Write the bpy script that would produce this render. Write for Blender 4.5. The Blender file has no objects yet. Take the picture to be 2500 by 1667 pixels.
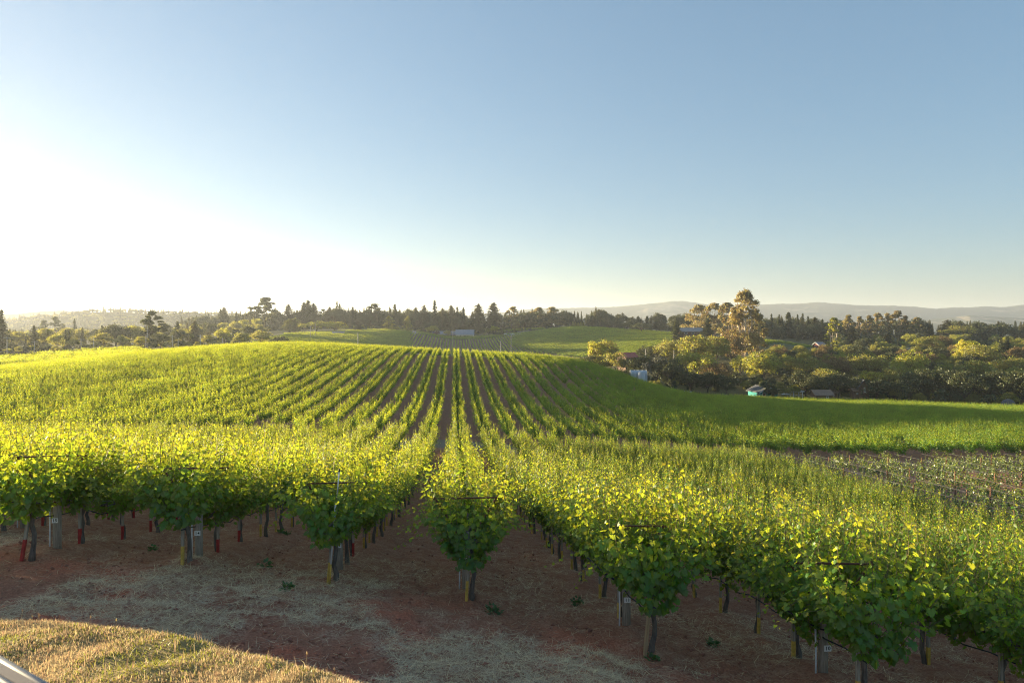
import bpy, math, random
import numpy as np
from mathutils import Vector

# ------------------------------------------------------------------ camera, sky, sun, exposure
SC = bpy.context.scene
COL = SC.collection
R = math.radians
F = 1667.0                      # focal length in photograph pixels (24 mm on a 36 mm sensor, 2500 px wide)
HORIZON = 800.0
YAW = R(4.77)                   # the camera looks a little to the right of the vine rows (rows run along +Y)
SUN_AZ, SUN_EL = R(-56.0), R(4.7)
EXPOSURE = 2.3
HAZE_D, HAZE_G = 1.15e-4, 0.4

cam_d = bpy.data.cameras.new('camera')
cam = bpy.data.objects.new('camera', cam_d); COL.objects.link(cam)
cam_d.sensor_width = 36.0; cam_d.lens = 24.0
cam_d.shift_y = -(833.5 - HORIZON) / 2500.0
cam_d.clip_start = 0.1; cam_d.clip_end = 80000.0
cam.location = (0, 0, 0)
cam.rotation_euler = (R(90), 0, -YAW)
cam_d.dof.use_dof = True; cam_d.dof.focus_distance = 16.0; cam_d.dof.aperture_fstop = 4.0
SC.camera = cam

W = bpy.data.worlds.new('World'); SC.world = W; W.use_nodes = True
wn = W.node_tree.nodes; wn.clear()
sky = wn.new('ShaderNodeTexSky'); sky.sky_type = 'NISHITA'; sky.sun_disc = False
sky.sun_elevation = SUN_EL; sky.sun_rotation = SUN_AZ
sky.altitude = 100; sky.air_density = 1.0; sky.dust_density = 0.6; sky.ozone_density = 3.8
bg = wn.new('ShaderNodeBackground'); bg.inputs['Strength'].default_value = 0.09
wo = wn.new('ShaderNodeOutputWorld')
gm = wn.new('ShaderNodeGamma'); gm.inputs['Gamma'].default_value = 0.58     # softer evening sky, less contrast all round
W.node_tree.links.new(sky.outputs[0], gm.inputs[0]); W.node_tree.links.new(gm.outputs[0], bg.inputs[0]); W.node_tree.links.new(bg.outputs[0], wo.inputs[0])

sun_d = bpy.data.lights.new('sun', 'SUN'); sun_d.energy = 5.0; sun_d.angle = R(0.6); sun_d.color = (1.0, 0.80, 0.49)
sun = bpy.data.objects.new('sun', sun_d); COL.objects.link(sun)
sun.rotation_euler = (R(90) - SUN_EL, 0, math.pi - SUN_AZ)
sun.location = (-60, 50, 40)

vs = SC.view_settings
vs.view_transform = 'Standard'; vs.look = 'None'; vs.gamma = 1.0; vs.exposure = EXPOSURE; vs.use_curve_mapping = False
cy = SC.cycles
cy.use_denoising = True; cy.denoising_prefilter = 'NONE'
cy.filter_width = 1.1
cy.max_bounces = 6; cy.diffuse_bounces = 3; cy.glossy_bounces = 2; cy.transmission_bounces = 4
cy.transparent_max_bounces = 4; cy.volume_bounces = 1; cy.caustics_reflective = False; cy.caustics_refractive = False
cy.sample_clamp_indirect = 6.0

# ------------------------------------------------------------------ picture plane <-> place
cY, sY = math.cos(YAW), math.sin(YAW)
def xy(px, d):
    """plan position of a photograph column at a distance d along the view axis"""
    xc = (np.asarray(px, float) - 1250.0) / F * d
    return xc * cY + d * sY, -xc * sY + d * cY
def pxd(X, Y):
    d = X * sY + Y * cY
    xc = X * cY - Y * sY
    return 1250.0 + F * xc / np.where(np.abs(d) < 1e-6, 1e-6, d), d
def zat(py, d):
    return -(py - HORIZON) * d / F
S = 2500.0 / 2352.0

# ------------------------------------------------------------------ the lie of the land
# (column, distance, drop below the eye)
CTRL = [
 # headland and row ends
 (138,12.4,4.05),(485,12.6,4.3),(838,12.2,4.55),(1153,12,4.77),(1528,11.2,4.95),(2009,9.9,5.1),(2500,9,5.25),(58,15.4,4.6),
 (1111,8.5,4.62),(500,9,4.2),(0,9.5,3.9),(1800,8,4.85),(2600,7.2,5.0),(-600,11,3.8),(3300,7,5.2),
 # down the rows
 (868,15.2,5.14),(914,18.7,5.92),(939,21.4,6.43),(1466,13.2,5.3),(1396,16.4,5.9),(1336,20.8,6.75),(1319,22.5,7.05),
 (1846,12.1,5.46),(1695,15.2,6.03),(522,13.4,4.53),(634,16.5,5.11),(743,21.4,6.2),(299,14.8,4.67),(377,16.4,4.98),
 (1111,30,8.0),(1111,40,9.3),(1111,50,10.1),(1111,61,10.6),(1111,75,11.1),(1111,92,11.0),(1111,115,10.1),(1111,140,8.8),(1111,160,7.7),(1111,178,7.6),(1111,200,8.6),
 (2500,30,10.6),(2500,18,7.9),(1807,60,12.6),(2500,65,13.2),(3100,40,12.5),(3100,90,16),
 (0,40,8.3),(0,58,9.8),(0,25,6.6),(-600,30,7.2),(-600,60,9.4),(500,60,10.2),(500,85,10.0),
 # the domed hill
 (0,85,9.6),(0,120,9.0),(0,150,10.2),(-600,110,10.0),(-600,170,12.0),(351,110,9.2),(351,150,7.3),(351,190,8.4),(744,140,7.2),(744,190,6.0),(744,215,6.5),(744,260,10),
 (1425,100,12.5),(1425,135,11.2),(1425,165,9.6),(1425,195,12.5),(1595,100,13.2),(1595,140,14.2),(1595,175,16.3),(1595,200,19.5),
 (1807,100,14.6),(1807,150,18.0),(1807,205,21.9),(1807,250,25),(2200,100,15.5),(2200,150,18.8),(2200,200,23.0),(2500,100,15.8),(2500,140,18.8),(2500,178,22),(2500,225,26.5),(3100,160,20),(3100,250,24),
 # beyond the hill
 (0,230,12.2),(0,300,11.8),(170,320,11.5),(351,290,9.6),(500,330,10.5),(-600,300,13),(700,340,16),(700,480,10.5),(980,600,4.9),(850,540,7.5),
 (1111,260,14),(1111,340,21),(1111,500,20.3),(1111,560,17),(1111,620,13.6),(1130,660,8.2),(1111,760,1.5),(600,720,4),(300,600,12),(0,600,16),
 (1300,480,18.5),(1300,340,23),(1400,620,1.5),(1500,560,8),(1620,600,4.5),(1400,520,14),(1600,470,12.5),(1550,300,21),(1400,780,2),(1700,480,11),
 (1815,350,19.5),(1860,255,25),(2100,330,23.0),(2300,235,26.5),(1900,450,10.3),(1970,490,14.6),(2170,440,16.2),(2400,600,12),(2200,700,8),(1900,700,6),(2400,330,22),(3100,400,20),(3100,700,12),
 (-600,700,16),
]
for a in (-600, 0, 500, 1111, 1600, 2200, 3100):
    CTRL += [(a, 1100, 12), (a, 2200, 30), (a, 6000, 34), (a, 15000, 34)]
_c = np.array(CTRL, float)
_cx, _cy = xy(_c[:, 0], _c[:, 1])
def _uv(X, Y):
    px, d = pxd(X, Y)
    ang = np.arctan2(X * cY - Y * sY, d)
    return ang, np.log(np.maximum(np.hypot(X, Y), 6.5))
_u, _v = _uv(_cx, _cy)
_P = np.stack([_u * 2.2, _v], 1)
def _phi(r2):
    return np.where(r2 > 1e-12, r2 * np.log(np.maximum(r2, 1e-12)), 0.0)
_n = len(_P)
_A = np.zeros((_n + 3, _n + 3))
_A[:_n, :_n] = _phi(((_P[:, None] - _P[None]) ** 2).sum(-1)) + np.eye(_n) * 0.004
_A[:_n, _n] = 1; _A[:_n, _n + 1:] = _P; _A[_n, :_n] = 1; _A[_n + 1:, :_n] = _P.T
_w = np.linalg.solve(_A, np.concatenate([_c[:, 2], np.zeros(3)]))
def _tps(a, v):
    out = np.empty_like(a)
    for i in range(0, len(a), 20000):
        q = np.stack([a[i:i + 20000] * 2.2, v[i:i + 20000]], 1)
        r2 = ((q[:, None] - _P[None]) ** 2).sum(-1)
        out[i:i + 20000] = _phi(r2) @ _w[:_n] + _w[_n] + q @ _w[_n + 1:]
    return out
AMAX = R(47)
BANK_C = (-7.96 * cY - 3.65 * sY, 7.96 * sY - 3.65 * cY); BANK_R = 10.6
def sstep(t):
    t = np.clip(t, 0, 1); return t * t * (3 - 2 * t)
def gz(X, Y):
    """ground height"""
    X = np.atleast_1d(np.asarray(X, float)); Y = np.atleast_1d(np.asarray(Y, float))
    a, v = _uv(X, Y)
    z = -_tps(np.clip(a, -AMAX, AMAX), v)
    out = np.abs(a) > AMAX
    if out.any():
        t = sstep((np.abs(a[out]) - AMAX) / (math.pi - AMAX)) * 0.5
        other = -_tps(np.where(a[out] > 0, -AMAX, AMAX), v[out])
        z[out] = z[out] * (1 - t) + other * t
    r = np.hypot(X - BANK_C[0], Y - BANK_C[1]); s = r - BANK_R
    top = -(1.70 + 0.12 * np.clip(X * sY + Y * cY, -4, 12) - 0.06 * np.clip(X * cY - Y * sY, -12, 4)) - 0.05 * sstep(s / 0.6 + 1)
    k = sstep(s / 1.9)
    zb = np.where(s < 0, top, top - 0.10 * np.maximum(s, 0))
    near = s < 1.9
    return np.where(near, zb * (1 - k) + z * k, z)
def g1(x, y): return float(gz(x, y)[0])

# ------------------------------------------------------------------ small helpers
def foreach_mesh(name, V, Fc):
    """mesh from a vertex array and a face array with a constant corner count"""
    me = bpy.data.meshes.new(name)
    V = np.ascontiguousarray(V, np.float32); Fc = np.ascontiguousarray(Fc, np.int32)
    m, k = Fc.shape
    me.vertices.add(len(V)); me.vertices.foreach_set('co', V.ravel())
    me.loops.add(m * k); me.loops.foreach_set('vertex_index', Fc.ravel())
    me.polygons.add(m)
    me.polygons.foreach_set('loop_start', np.arange(0, m * k, k, dtype=np.int32))
    me.polygons.foreach_set('loop_total', np.full(m, k, np.int32))
    me.update(calc_edges=True)
    return me
def add_attr(me, name, vals):
    at = me.attributes.new(name, 'FLOAT', 'POINT'); at.data.foreach_set('value', np.asarray(vals, np.float32))
def smooth(me):
    me.polygons.foreach_set('use_smooth', np.ones(len(me.polygons), bool)); me.update()
def ob(name, me, mat=None, parent=None, loc=(0, 0, 0), rotz=0.0, kind=None):
    o = bpy.data.objects.new(name, me); COL.objects.link(o)
    if mat is not None and me is not None and not len(me.materials): me.materials.append(mat)
    o.location = loc; o.rotation_euler = (0, 0, rotz)
    if parent is not None: o.parent = parent
    if kind: o['kind'] = kind
    return o
def tag(o, label, cat, group=None):
    o['label'] = label; o['category'] = cat
    if group: o['group'] = group
    return o
def thing(name, label, cat, loc, rotz=0.0, group=None):
    o = bpy.data.objects.new(name, None); COL.objects.link(o)
    o.empty_display_size = 0.3; o.location = loc; o.rotation_euler = (0, 0, rotz)
    return tag(o, label, cat, group)

class Geo:
    def __init__(s): s.v = []; s.f = []
    def add(s, v, f):
        b = len(s.v); s.v += [tuple(map(float, p)) for p in v]; s.f += [tuple(int(i) + b for i in q) for q in f]; return s
    def box(s, c, sz, rz=0.0, taper=1.0):
        x, y, z = (t / 2 for t in sz); cr, sr = math.cos(rz), math.sin(rz); P = []
        for k in (-1, 1):
            t = taper if k > 0 else 1.0
            for i, j in ((-1, -1), (1, -1), (1, 1), (-1, 1)):
                a, b = i * x * t, j * y * t
                P.append((c[0] + a * cr - b * sr, c[1] + a * sr + b * cr, c[2] + k * z))
        return s.add(P, [(3, 2, 1, 0), (4, 5, 6, 7), (0, 1, 5, 4), (1, 2, 6, 5), (2, 3, 7, 6), (3, 0, 4, 7)])
    def tube(s, pts, rad, n=7, cap=True):
        pts = [np.array(p, float) for p in pts]; rad = [rad] * len(pts) if np.isscalar(rad) else rad
        V = []; Fs = []
        for i, p in enumerate(pts):
            t = pts[min(i + 1, len(pts) - 1)] - pts[max(i - 1, 0)]; t = t / (np.linalg.norm(t) + 1e-9)
            h = np.array((1.0, 0, 0)) if abs(t[0]) < 0.8 else np.array((0, 1.0, 0))
            a = np.cross(t, h); a /= np.linalg.norm(a); b = np.cross(t, a)
            for k in range(n):
                q = 2 * math.pi * k / n
                V.append(p + rad[i] * (math.cos(q) * a + math.sin(q) * b))
        for i in range(len(pts) - 1):
            for k in range(n):
                Fs.append((i * n + k, i * n + (k + 1) % n, (i + 1) * n + (k + 1) % n, (i + 1) * n + k))
        if cap:
            Fs.append(tuple(range(n))[::-1]); Fs.append(tuple((len(pts) - 1) * n + k for k in range(n)))
        return s.add(V, Fs)
    def poly_prism(s, outline, z0, z1):
        n = len(outline)
        V = [(x, y, z0) for x, y in outline] + [(x, y, z1) for x, y in outline]
        return s.add(V, [tuple(range(n))[::-1], tuple(range(n, 2 * n))] + [(i, (i + 1) % n, n + (i + 1) % n, n + i) for i in range(n)])
    def mesh(s, name, sm=False):
        me = bpy.data.meshes.new(name); me.from_pydata(s.v, [], s.f); me.update()
        if sm: smooth(me)
        return me

# ------------------------------------------------------------------ materials
def newmat(name):
    m = bpy.data.materials.new(name); m.use_nodes = True
    nt = m.node_tree; nt.nodes.clear()
    out = nt.nodes.new('ShaderNodeOutputMaterial')
    return m, nt, nt.nodes, nt.links, out
def ramp(N, L, src, stops):
    r = N.new('ShaderNodeValToRGB'); e = r.color_ramp.elements
    while len(e) < len(stops): e.new(0.5)
    for k, (p, c) in enumerate(stops):
        e[k].position = p; e[k].color = (*c, 1) if len(c) == 3 else c
    L.new(src, r.inputs[0]); return r.outputs[0]
def noise(N, L, vec, scale, detail=4, rough=0.55):
    n = N.new('ShaderNodeTexNoise'); n.inputs['Scale'].default_value = scale
    n.inputs['Detail'].default_value = detail; n.inputs['Roughness'].default_value = rough
    if vec is not None: L.new(vec, n.inputs['Vector'])
    return n.outputs['Fac']
def math_(N, L, op, a, b=0.0, clamp=False):
    n = N.new('ShaderNodeMath'); n.operation = op; n.use_clamp = clamp
    for i, q in enumerate((a, b)):
        if isinstance(q, (int, float)): n.inputs[i].default_value = q
        else: L.new(q, n.inputs[i])
    return n.outputs[0]
def mixc(N, L, fac, a, b, mode='MIX'):
    n = N.new('ShaderNodeMix'); n.data_type = 'RGBA'; n.blend_type = mode
    for s, q in ((n.inputs['Factor'], fac), (n.inputs['A'], a), (n.inputs['B'], b)):
        if isinstance(q, (int, float)): s.default_value = q
        elif isinstance(q, tuple): s.default_value = (*q, 1)
        else: L.new(q, s)
    return n.outputs['Result']
def leaf_mat(name, col, trans, tw=0.4, tip=None, tiptrans=None, vary=0.5, hue=0.03, gloss=0.06, inst=0.25):
    m, nt, N, L, out = newmat(name)
    geo = N.new('ShaderNodeNewGeometry'); oi = N.new('ShaderNodeObjectInfo')
    rnd = geo.outputs['Random Per Island']; orn = oi.outputs['Random']
    def shade(c, ct=None):
        base = c
        if tip is not None:
            at = N.new('ShaderNodeAttribute'); at.attribute_name = 'tip'
            base = mixc(N, L, at.outputs['Fac'], c, ct)
        hs = N.new('ShaderNodeHueSaturation')
        L.new(math_(N, L, 'ADD', math_(N, L, 'MULTIPLY', rnd, hue * 2), 0.5 - hue), hs.inputs['Hue'])
        v = math_(N, L, 'ADD', math_(N, L, 'MULTIPLY', rnd, vary), 1 - vary / 2)
        v = math_(N, L, 'MULTIPLY', v, math_(N, L, 'ADD', math_(N, L, 'MULTIPLY', orn, inst), 1 - inst / 2))
        L.new(v, hs.inputs['Value'])
        if isinstance(base, tuple): hs.inputs['Color'].default_value = (*base, 1)
        else: L.new(base, hs.inputs['Color'])
        return hs.outputs[0]
    df = N.new('ShaderNodeBsdfDiffuse'); L.new(shade(col, tip), df.inputs['Color'])
    tr = N.new('ShaderNodeBsdfTranslucent'); L.new(shade(trans, tiptrans), tr.inputs['Color'])
    mx = N.new('ShaderNodeMixShader'); mx.inputs[0].default_value = tw
    L.new(df.outputs[0], mx.inputs[1]); L.new(tr.outputs[0], mx.inputs[2])
    gl = N.new('ShaderNodeBsdfGlossy'); gl.inputs['Roughness'].default_value = 0.45
    gl.inputs['Color'].default_value = (0.9, 0.95, 0.9, 1)
    m2 = N.new('ShaderNodeMixShader'); m2.inputs[0].default_value = gloss
    L.new(mx.outputs[0], m2.inputs[1]); L.new(gl.outputs[0], m2.inputs[2]); L.new(m2.outputs[0], out.inputs[0])
    return m
def plain(name, col, rough=0.7, metal=0.0, vary=0.35, scale=6.0, bump=0.0, stretch=None):
    m, nt, N, L, out = newmat(name)
    tc = N.new('ShaderNodeTexCoord'); vec = tc.outputs['Object']
    if stretch:
        mp = N.new('ShaderNodeMapping'); mp.inputs['Scale'].default_value = stretch; L.new(vec, mp.inputs[0]); vec = mp.outputs[0]
    n = noise(N, L, vec, scale, 5, 0.6)
    lo = tuple(c * (1 - vary) for c in col); hi = tuple(min(1, c * (1 + vary)) for c in col)
    c = ramp(N, L, n, [(0.28, lo), (0.72, hi)])
    p = N.new('ShaderNodeBsdfPrincipled'); p.inputs['Roughness'].default_value = rough; p.inputs['Metallic'].default_value = metal
    L.new(c, p.inputs['Base Color'])
    if bump:
        b = N.new('ShaderNodeBump'); b.inputs['Strength'].default_value = bump; b.inputs['Distance'].default_value = 0.02
        L.new(n, b.inputs['Height']); L.new(b.outputs[0], p.inputs['Normal'])
    L.new(p.outputs[0], out.inputs[0]); return m
M = {}
M['vine'] = leaf_mat('vine_leaf', (0.042, 0.135, 0.017), (0.36, 0.48, 0.022), 0.52, (0.110, 0.215, 0.024), (0.74, 0.70, 0.04), vary=0.4, hue=0.025, gloss=0.035, inst=0.4)
M['youngvine'] = leaf_mat('young_vine_leaf', (0.085, 0.125, 0.045), (0.26, 0.32, 0.05), 0.45, (0.13, 0.19, 0.04), (0.5, 0.5, 0.06), vary=0.5)
M['conifer'] = leaf_mat('conifer_needles', (0.070, 0.085, 0.034), (0.18, 0.18, 0.05), 0.28, vary=0.6, gloss=0.02)
M['redwood'] = leaf_mat('redwood_needles', (0.105, 0.100, 0.042), (0.24, 0.20, 0.06), 0.3, vary=0.6, gloss=0.02)
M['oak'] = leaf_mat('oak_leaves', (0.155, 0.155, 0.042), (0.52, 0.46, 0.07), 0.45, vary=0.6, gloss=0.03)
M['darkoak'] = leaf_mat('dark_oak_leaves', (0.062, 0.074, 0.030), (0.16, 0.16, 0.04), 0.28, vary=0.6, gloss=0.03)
M['lightoak'] = leaf_mat('light_green_leaves', (0.175, 0.185, 0.036), (0.58, 0.54, 0.06), 0.48, vary=0.55, gloss=0.03)
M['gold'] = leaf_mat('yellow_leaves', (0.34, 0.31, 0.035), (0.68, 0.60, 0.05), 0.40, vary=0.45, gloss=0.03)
M['rust'] = leaf_mat('rust_brown_leaves', (0.18, 0.125, 0.055), (0.36, 0.24, 0.08), 0.30, vary=0.55, gloss=0.02)
M['euc'] = leaf_mat('eucalyptus_leaves', (0.195, 0.160, 0.062), (0.50, 0.37, 0.11), 0.42, vary=0.6, gloss=0.04)
M['greyleaf'] = leaf_mat('grey_olive_leaves', (0.13, 0.13, 0.095), (0.20, 0.19, 0.12), 0.28, vary=0.5, gloss=0.03)
M['bark'] = plain('bark', (0.085, 0.062, 0.045), 0.9, vary=0.5, scale=14, bump=0.5, stretch=(1, 1, 0.25))
M['vinebark'] = plain('vine_bark', (0.15, 0.125, 0.105), 0.95, vary=0.6, scale=30, bump=0.8, stretch=(1, 1, 0.15))
M['palebark'] = plain('pale_bark', (0.48, 0.40, 0.31), 0.8, vary=0.35, scale=3, stretch=(1, 1, 0.3))
M['eucbark'] = plain('brown_bark', (0.27, 0.20, 0.14), 0.85, vary=0.4, scale=3, stretch=(1, 1, 0.3))
M['wood'] = plain('weathered_wood', (0.34, 0.29, 0.23), 0.85, vary=0.4, scale=16, bump=0.4, stretch=(4, 4, 0.35))
M['newwood'] = plain('stake_wood', (0.40, 0.27, 0.15), 0.8, vary=0.3, scale=14, bump=0.2, stretch=(4, 4, 0.3))
M['yellow'] = plain('yellow_paint', (0.62, 0.40, 0.075), 0.75, vary=0.3, scale=20)
M['red'] = plain('red_paint', (0.40, 0.035, 0.030), 0.75, vary=0.35, scale=20)
M['rustmetal'] = plain('rusty_steel', (0.16, 0.075, 0.045), 0.75, metal=0.3, vary=0.45, scale=25)
M['pvc'] = plain('white_pipe', (0.72, 0.73, 0.74), 0.4, vary=0.12, scale=9)
M['hose'] = plain('black_hose', (0.018, 0.018, 0.019), 0.5, vary=0.3, scale=20)
M['wire'] = plain('steel_wire', (0.30, 0.28, 0.26), 0.5, metal=0.7, vary=0.2, scale=20)
M['plate'] = plain('white_plate', (0.80, 0.80, 0.78), 0.5, vary=0.06, scale=9)
M['ink'] = plain('black_lettering', (0.015, 0.015, 0.015), 0.6, vary=0.1, scale=9)

def ground_mat():
    m, nt, N, L, out = newmat('ground_soil_and_dry_grass')
    tc = N.new('ShaderNodeTexCoord'); v = tc.outputs['Object']
    def at(n):
        a = N.new('ShaderNodeAttribute'); a.attribute_name = n; return a.outputs['Fac']
    n_big = noise(N, L, v, 0.45, 4, 0.6); n_mid = noise(N, L, v, 3.2, 5, 0.65); n_fine = noise(N, L, v, 26, 5, 0.7)
    soil = mixc(N, L, n_mid, (0.34, 0.145, 0.092), (0.54, 0.26, 0.165))
    red = ramp(N, L, n_big, [(0.50, (0, 0, 0)), (0.62, (1, 1, 1))])
    soil = mixc(N, L, math_(N, L, 'MULTIPLY', red, at('headland')), soil, (0.60, 0.20, 0.12))
    soil = mixc(N, L, 1.0, soil, ramp(N, L, n_fine, [(0.25, (0.55, 0.55, 0.55)), (0.75, (1.35, 1.3, 1.25))]), 'MULTIPLY')
    # chopped dry straw lying between the rows
    st = math_(N, L, 'MULTIPLY', ramp(N, L, n_mid, [(0.42, (0, 0, 0)), (0.62, (1, 1, 1))]), ramp(N, L, n_fine, [(0.40, (0, 0, 0)), (0.60, (1, 1, 1))]))
    soil = mixc(N, L, math_(N, L, 'MULTIPLY', st, at('straw')), soil, (0.64, 0.54, 0.39))
    n_far = noise(N, L, v, 0.02, 5, 0.65); n_far2 = noise(N, L, v, 0.25, 4, 0.6)
    grass = mixc(N, L, n_far, (0.095, 0.100, 0.035), (0.235, 0.190, 0.095))
    grass = mixc(N, L, 0.6, grass, ramp(N, L, n_far2, [(0.3, (0.45, 0.5, 0.4)), (0.7, (1.2, 1.15, 1.0))]), 'MULTIPLY')
    turf = mixc(N, L, n_mid, (0.46, 0.33, 0.18), (0.32, 0.28, 0.11))
    turf = mixc(N, L, 0.7, turf, ramp(N, L, n_fine, [(0.3, (0.5, 0.5, 0.45)), (0.7, (1.4, 1.3, 1.2))]), 'MULTIPLY')
    pale = (0.33, 0.27, 0.20)
    c = mixc(N, L, at('soil'), grass, soil)
    c = mixc(N, L, at('lane'), c, mixc(N, L, n_mid, pale, (0.22, 0.165, 0.11)))
    c = mixc(N, L, at('bank'), c, turf)
    p = N.new('ShaderNodeBsdfPrincipled'); p.inputs['Roughness'].default_value = 0.95; p.inputs['Specular IOR Level'].default_value = 0.1
    L.new(c, p.inputs['Base Color'])
    b = N.new('ShaderNodeBump'); b.inputs['Strength'].default_value = 0.7; b.inputs['Distance'].default_value = 0.09
    L.new(math_(N, L, 'ADD', n_fine, n_mid), b.inputs['Height']); L.new(b.outputs[0], p.inputs['Normal'])
    L.new(p.outputs[0], out.inputs[0]); return m
M['ground'] = ground_mat()
# ------------------------------------------------------------------ value noise for masks and relief
def vnoise(x, y, sc, seed=0):
    x = np.asarray(x, float) * sc; y = np.asarray(y, float) * sc
    i = np.floor(x); j = np.floor(y); fx = x - i; fy = y - j
    fx = fx * fx * (3 - 2 * fx); fy = fy * fy * (3 - 2 * fy)
    def h(a, b):
        t = np.sin(a * 127.1 + b * 311.7 + seed * 74.7) * 43758.5453
        return t - np.floor(t)
    return (h(i, j) * (1 - fx) + h(i + 1, j) * fx) * (1 - fy) + (h(i, j + 1) * (1 - fx) + h(i + 1, j + 1) * fx) * fy
def fbm(x, y, sc, o=4, seed=0):
    s = 0; a = 0.5; t = 0
    for k in range(o):
        s = s + a * vnoise(x, y, sc * 2 ** k, seed + k); t += a; a *= 0.5
    return s / t

# ------------------------------------------------------------------ vineyard layout
SP = 2.5; X12 = 0.3; VSP = 1.55
LANE0, LANE1 = 60.0, 66.5       # the pale cross lane
FIRST = {9: 8.2, 10: 9.0, 11: 10.15, 12: 11.9, 13: 12.15, 14: 12.06, 15: 11.74, 16: 14.7}
def row_x(k): return X12 + (12 - k) * SP
def first_y(k):
    d = FIRST.get(k, 8.0 if k < 9 else 12.0)
    return (d - row_x(k) * sY) / cY
ROWS_A = list(range(2, 28))
def dlim(px):
    return np.interp(px, [-900, -300, 0, 351, 744, 1111, 1425, 1595, 1807, 2200, 2500, 2900], [150, 150, 165, 195, 225, 215, 192, 184, 206, 196, 178, 170])

# ------------------------------------------------------------------ the ground sheet
def rut(X, Y, fy):
    w = fy - Y + 0.35 * np.sin(X * .35)
    return -0.07 * (np.exp(-((w - 1.5) / .17) ** 2) + np.exp(-((w - 3.1) / .17) ** 2)) + .03 * (np.exp(-((w - 1.15) / .15) ** 2) + np.exp(-((w - 2.75) / .15) ** 2))
def build_ground():
    r = [0.4]
    while r[-1] < 14500:
        q = r[-1]
        r.append(q + (0.25 if q < 4 else 0.05 + q * 0.0045 if q < 40 else q * 0.012 if q < 700 else q * 0.06))
    r = np.array(r)
    a = np.concatenate([np.linspace(-180, -50, 40, endpoint=False), np.linspace(-50, 50, 420, endpoint=False), np.linspace(50, 180, 40, endpoint=False)])
    a = np.radians(a) + YAW
    nr, na = len(r), len(a)
    X = (r[:, None] * np.sin(a)[None]).ravel(); Y = (r[:, None] * np.cos(a)[None]).ravel()
    Z = gz(X, Y)
    px, d = pxd(X, Y); rr = np.hypot(X, Y)
    sb = np.hypot(X - BANK_C[0], Y - BANK_C[1]) - BANK_R
    bank = sstep((1.2 - sb) / 1.2) * (rr < 30)
    fy = np.interp(X, [row_x(k) for k in range(30, 1, -1)], [first_y(k) for k in range(30, 1, -1)])
    front = d > 0
    vin = (front & (d < dlim(px)) & (rr < 260) | (rr < 30)) * 1.0
    head = sstep((fy + 1.0 - Y) / 2.0) * (rr < 40)
    # clods, wheel tracks, ridges under the vines
    near = np.clip(1 - rr / 70, 0, 1)
    Z = Z + near * (1 - bank) * ((fbm(X, Y, 1.7, 3, 3) - 0.5) * 0.18 + (fbm(X, Y, 7, 2, 9) - 0.5) * 0.09)
    u = (X - X12) / SP; off = np.abs(u - np.round(u)) * SP
    inrow = (Y > fy) & (Y < LANE0) & front
    Z = Z + inrow * near * (0.10 * np.exp(-(off / 0.38) ** 2) - 0.05 * np.exp(-((off - 0.85) / 0.22) ** 2))
    Z = Z + rut(X, Y, fy) * (1 - bank) * front * near
    Z = Z + bank * (fbm(X, Y, 2.2, 3, 5) - 0.5) * 0.10
    V = np.stack([X, Y, Z], 1)
    i = np.arange(nr - 1)[:, None]; j = np.arange(na)[None]; j2 = (j + 1) % na
    Fc = np.stack([i * na + j, (i + 1) * na + j, (i + 1) * na + j2, i * na + j2], -1).reshape(-1, 4)[:, ::-1]
    me = foreach_mesh('ground', V, Fc); smooth(me)
    patches = np.clip((fbm(X, Y, 0.55, 4, 21) - 0.42) * 5, 0, 1)
    lane = ((Y > LANE0 - 0.3) & (Y < LANE1 - 0.8) & (X < 26) & (X > -60)).astype(float)
    add_attr(me, 'soil', np.clip(vin, 0, 1)); add_attr(me, 'bank', bank); add_attr(me, 'headland', head)
    add_attr(me, 'straw', np.clip(0.35 * (1 - head) + head * patches, 0, 1)); add_attr(me, 'lane', lane)
    o = ob('ground', me, M['ground'], kind='structure'); return o
build_ground()

def plane_soil(name, poly, mat, lift=0.05, n=26):
    """a sheet that follows the land inside a (column, distance) quadrilateral"""
    P = np.array(poly, float); s = np.linspace(0, 1, n)
    A, B = np.meshgrid(s, s)
    px = (P[0, 0] * (1 - A) + P[1, 0] * A) * (1 - B) + (P[3, 0] * (1 - A) + P[2, 0] * A) * B
    d = (P[0, 1] * (1 - A) + P[1, 1] * A) * (1 - B) + (P[3, 1] * (1 - A) + P[2, 1] * A) * B
    X, Y = xy(px.ravel(), d.ravel()); Z = gz(X, Y) + lift
    i, j = np.meshgrid(np.arange(n - 1), np.arange(n - 1)); q = (j * n + i).ravel()
    me = foreach_mesh(name, np.stack([X, Y, Z], 1), np.stack([q, q + 1, q + n + 1, q + n], 1)); smooth(me)
    return ob(name, me, mat, kind='structure')
M['fieldsoil'] = plain('field_soil', (0.155, 0.095, 0.060), 0.95, vary=0.35, scale=0.3)
M['gravel'] = plain('pale_gravel', (0.36, 0.31, 0.25), 0.95, vary=0.25, scale=0.4)
M['fieldmix'] = plain('field_soil_and_grass', (0.125, 0.115, 0.045), 0.95, vary=0.45, scale=0.12)
M['fieldgrass'] = plain('field_grass', (0.085, 0.115, 0.030), 0.95, vary=0.35, scale=0.25)

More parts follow.
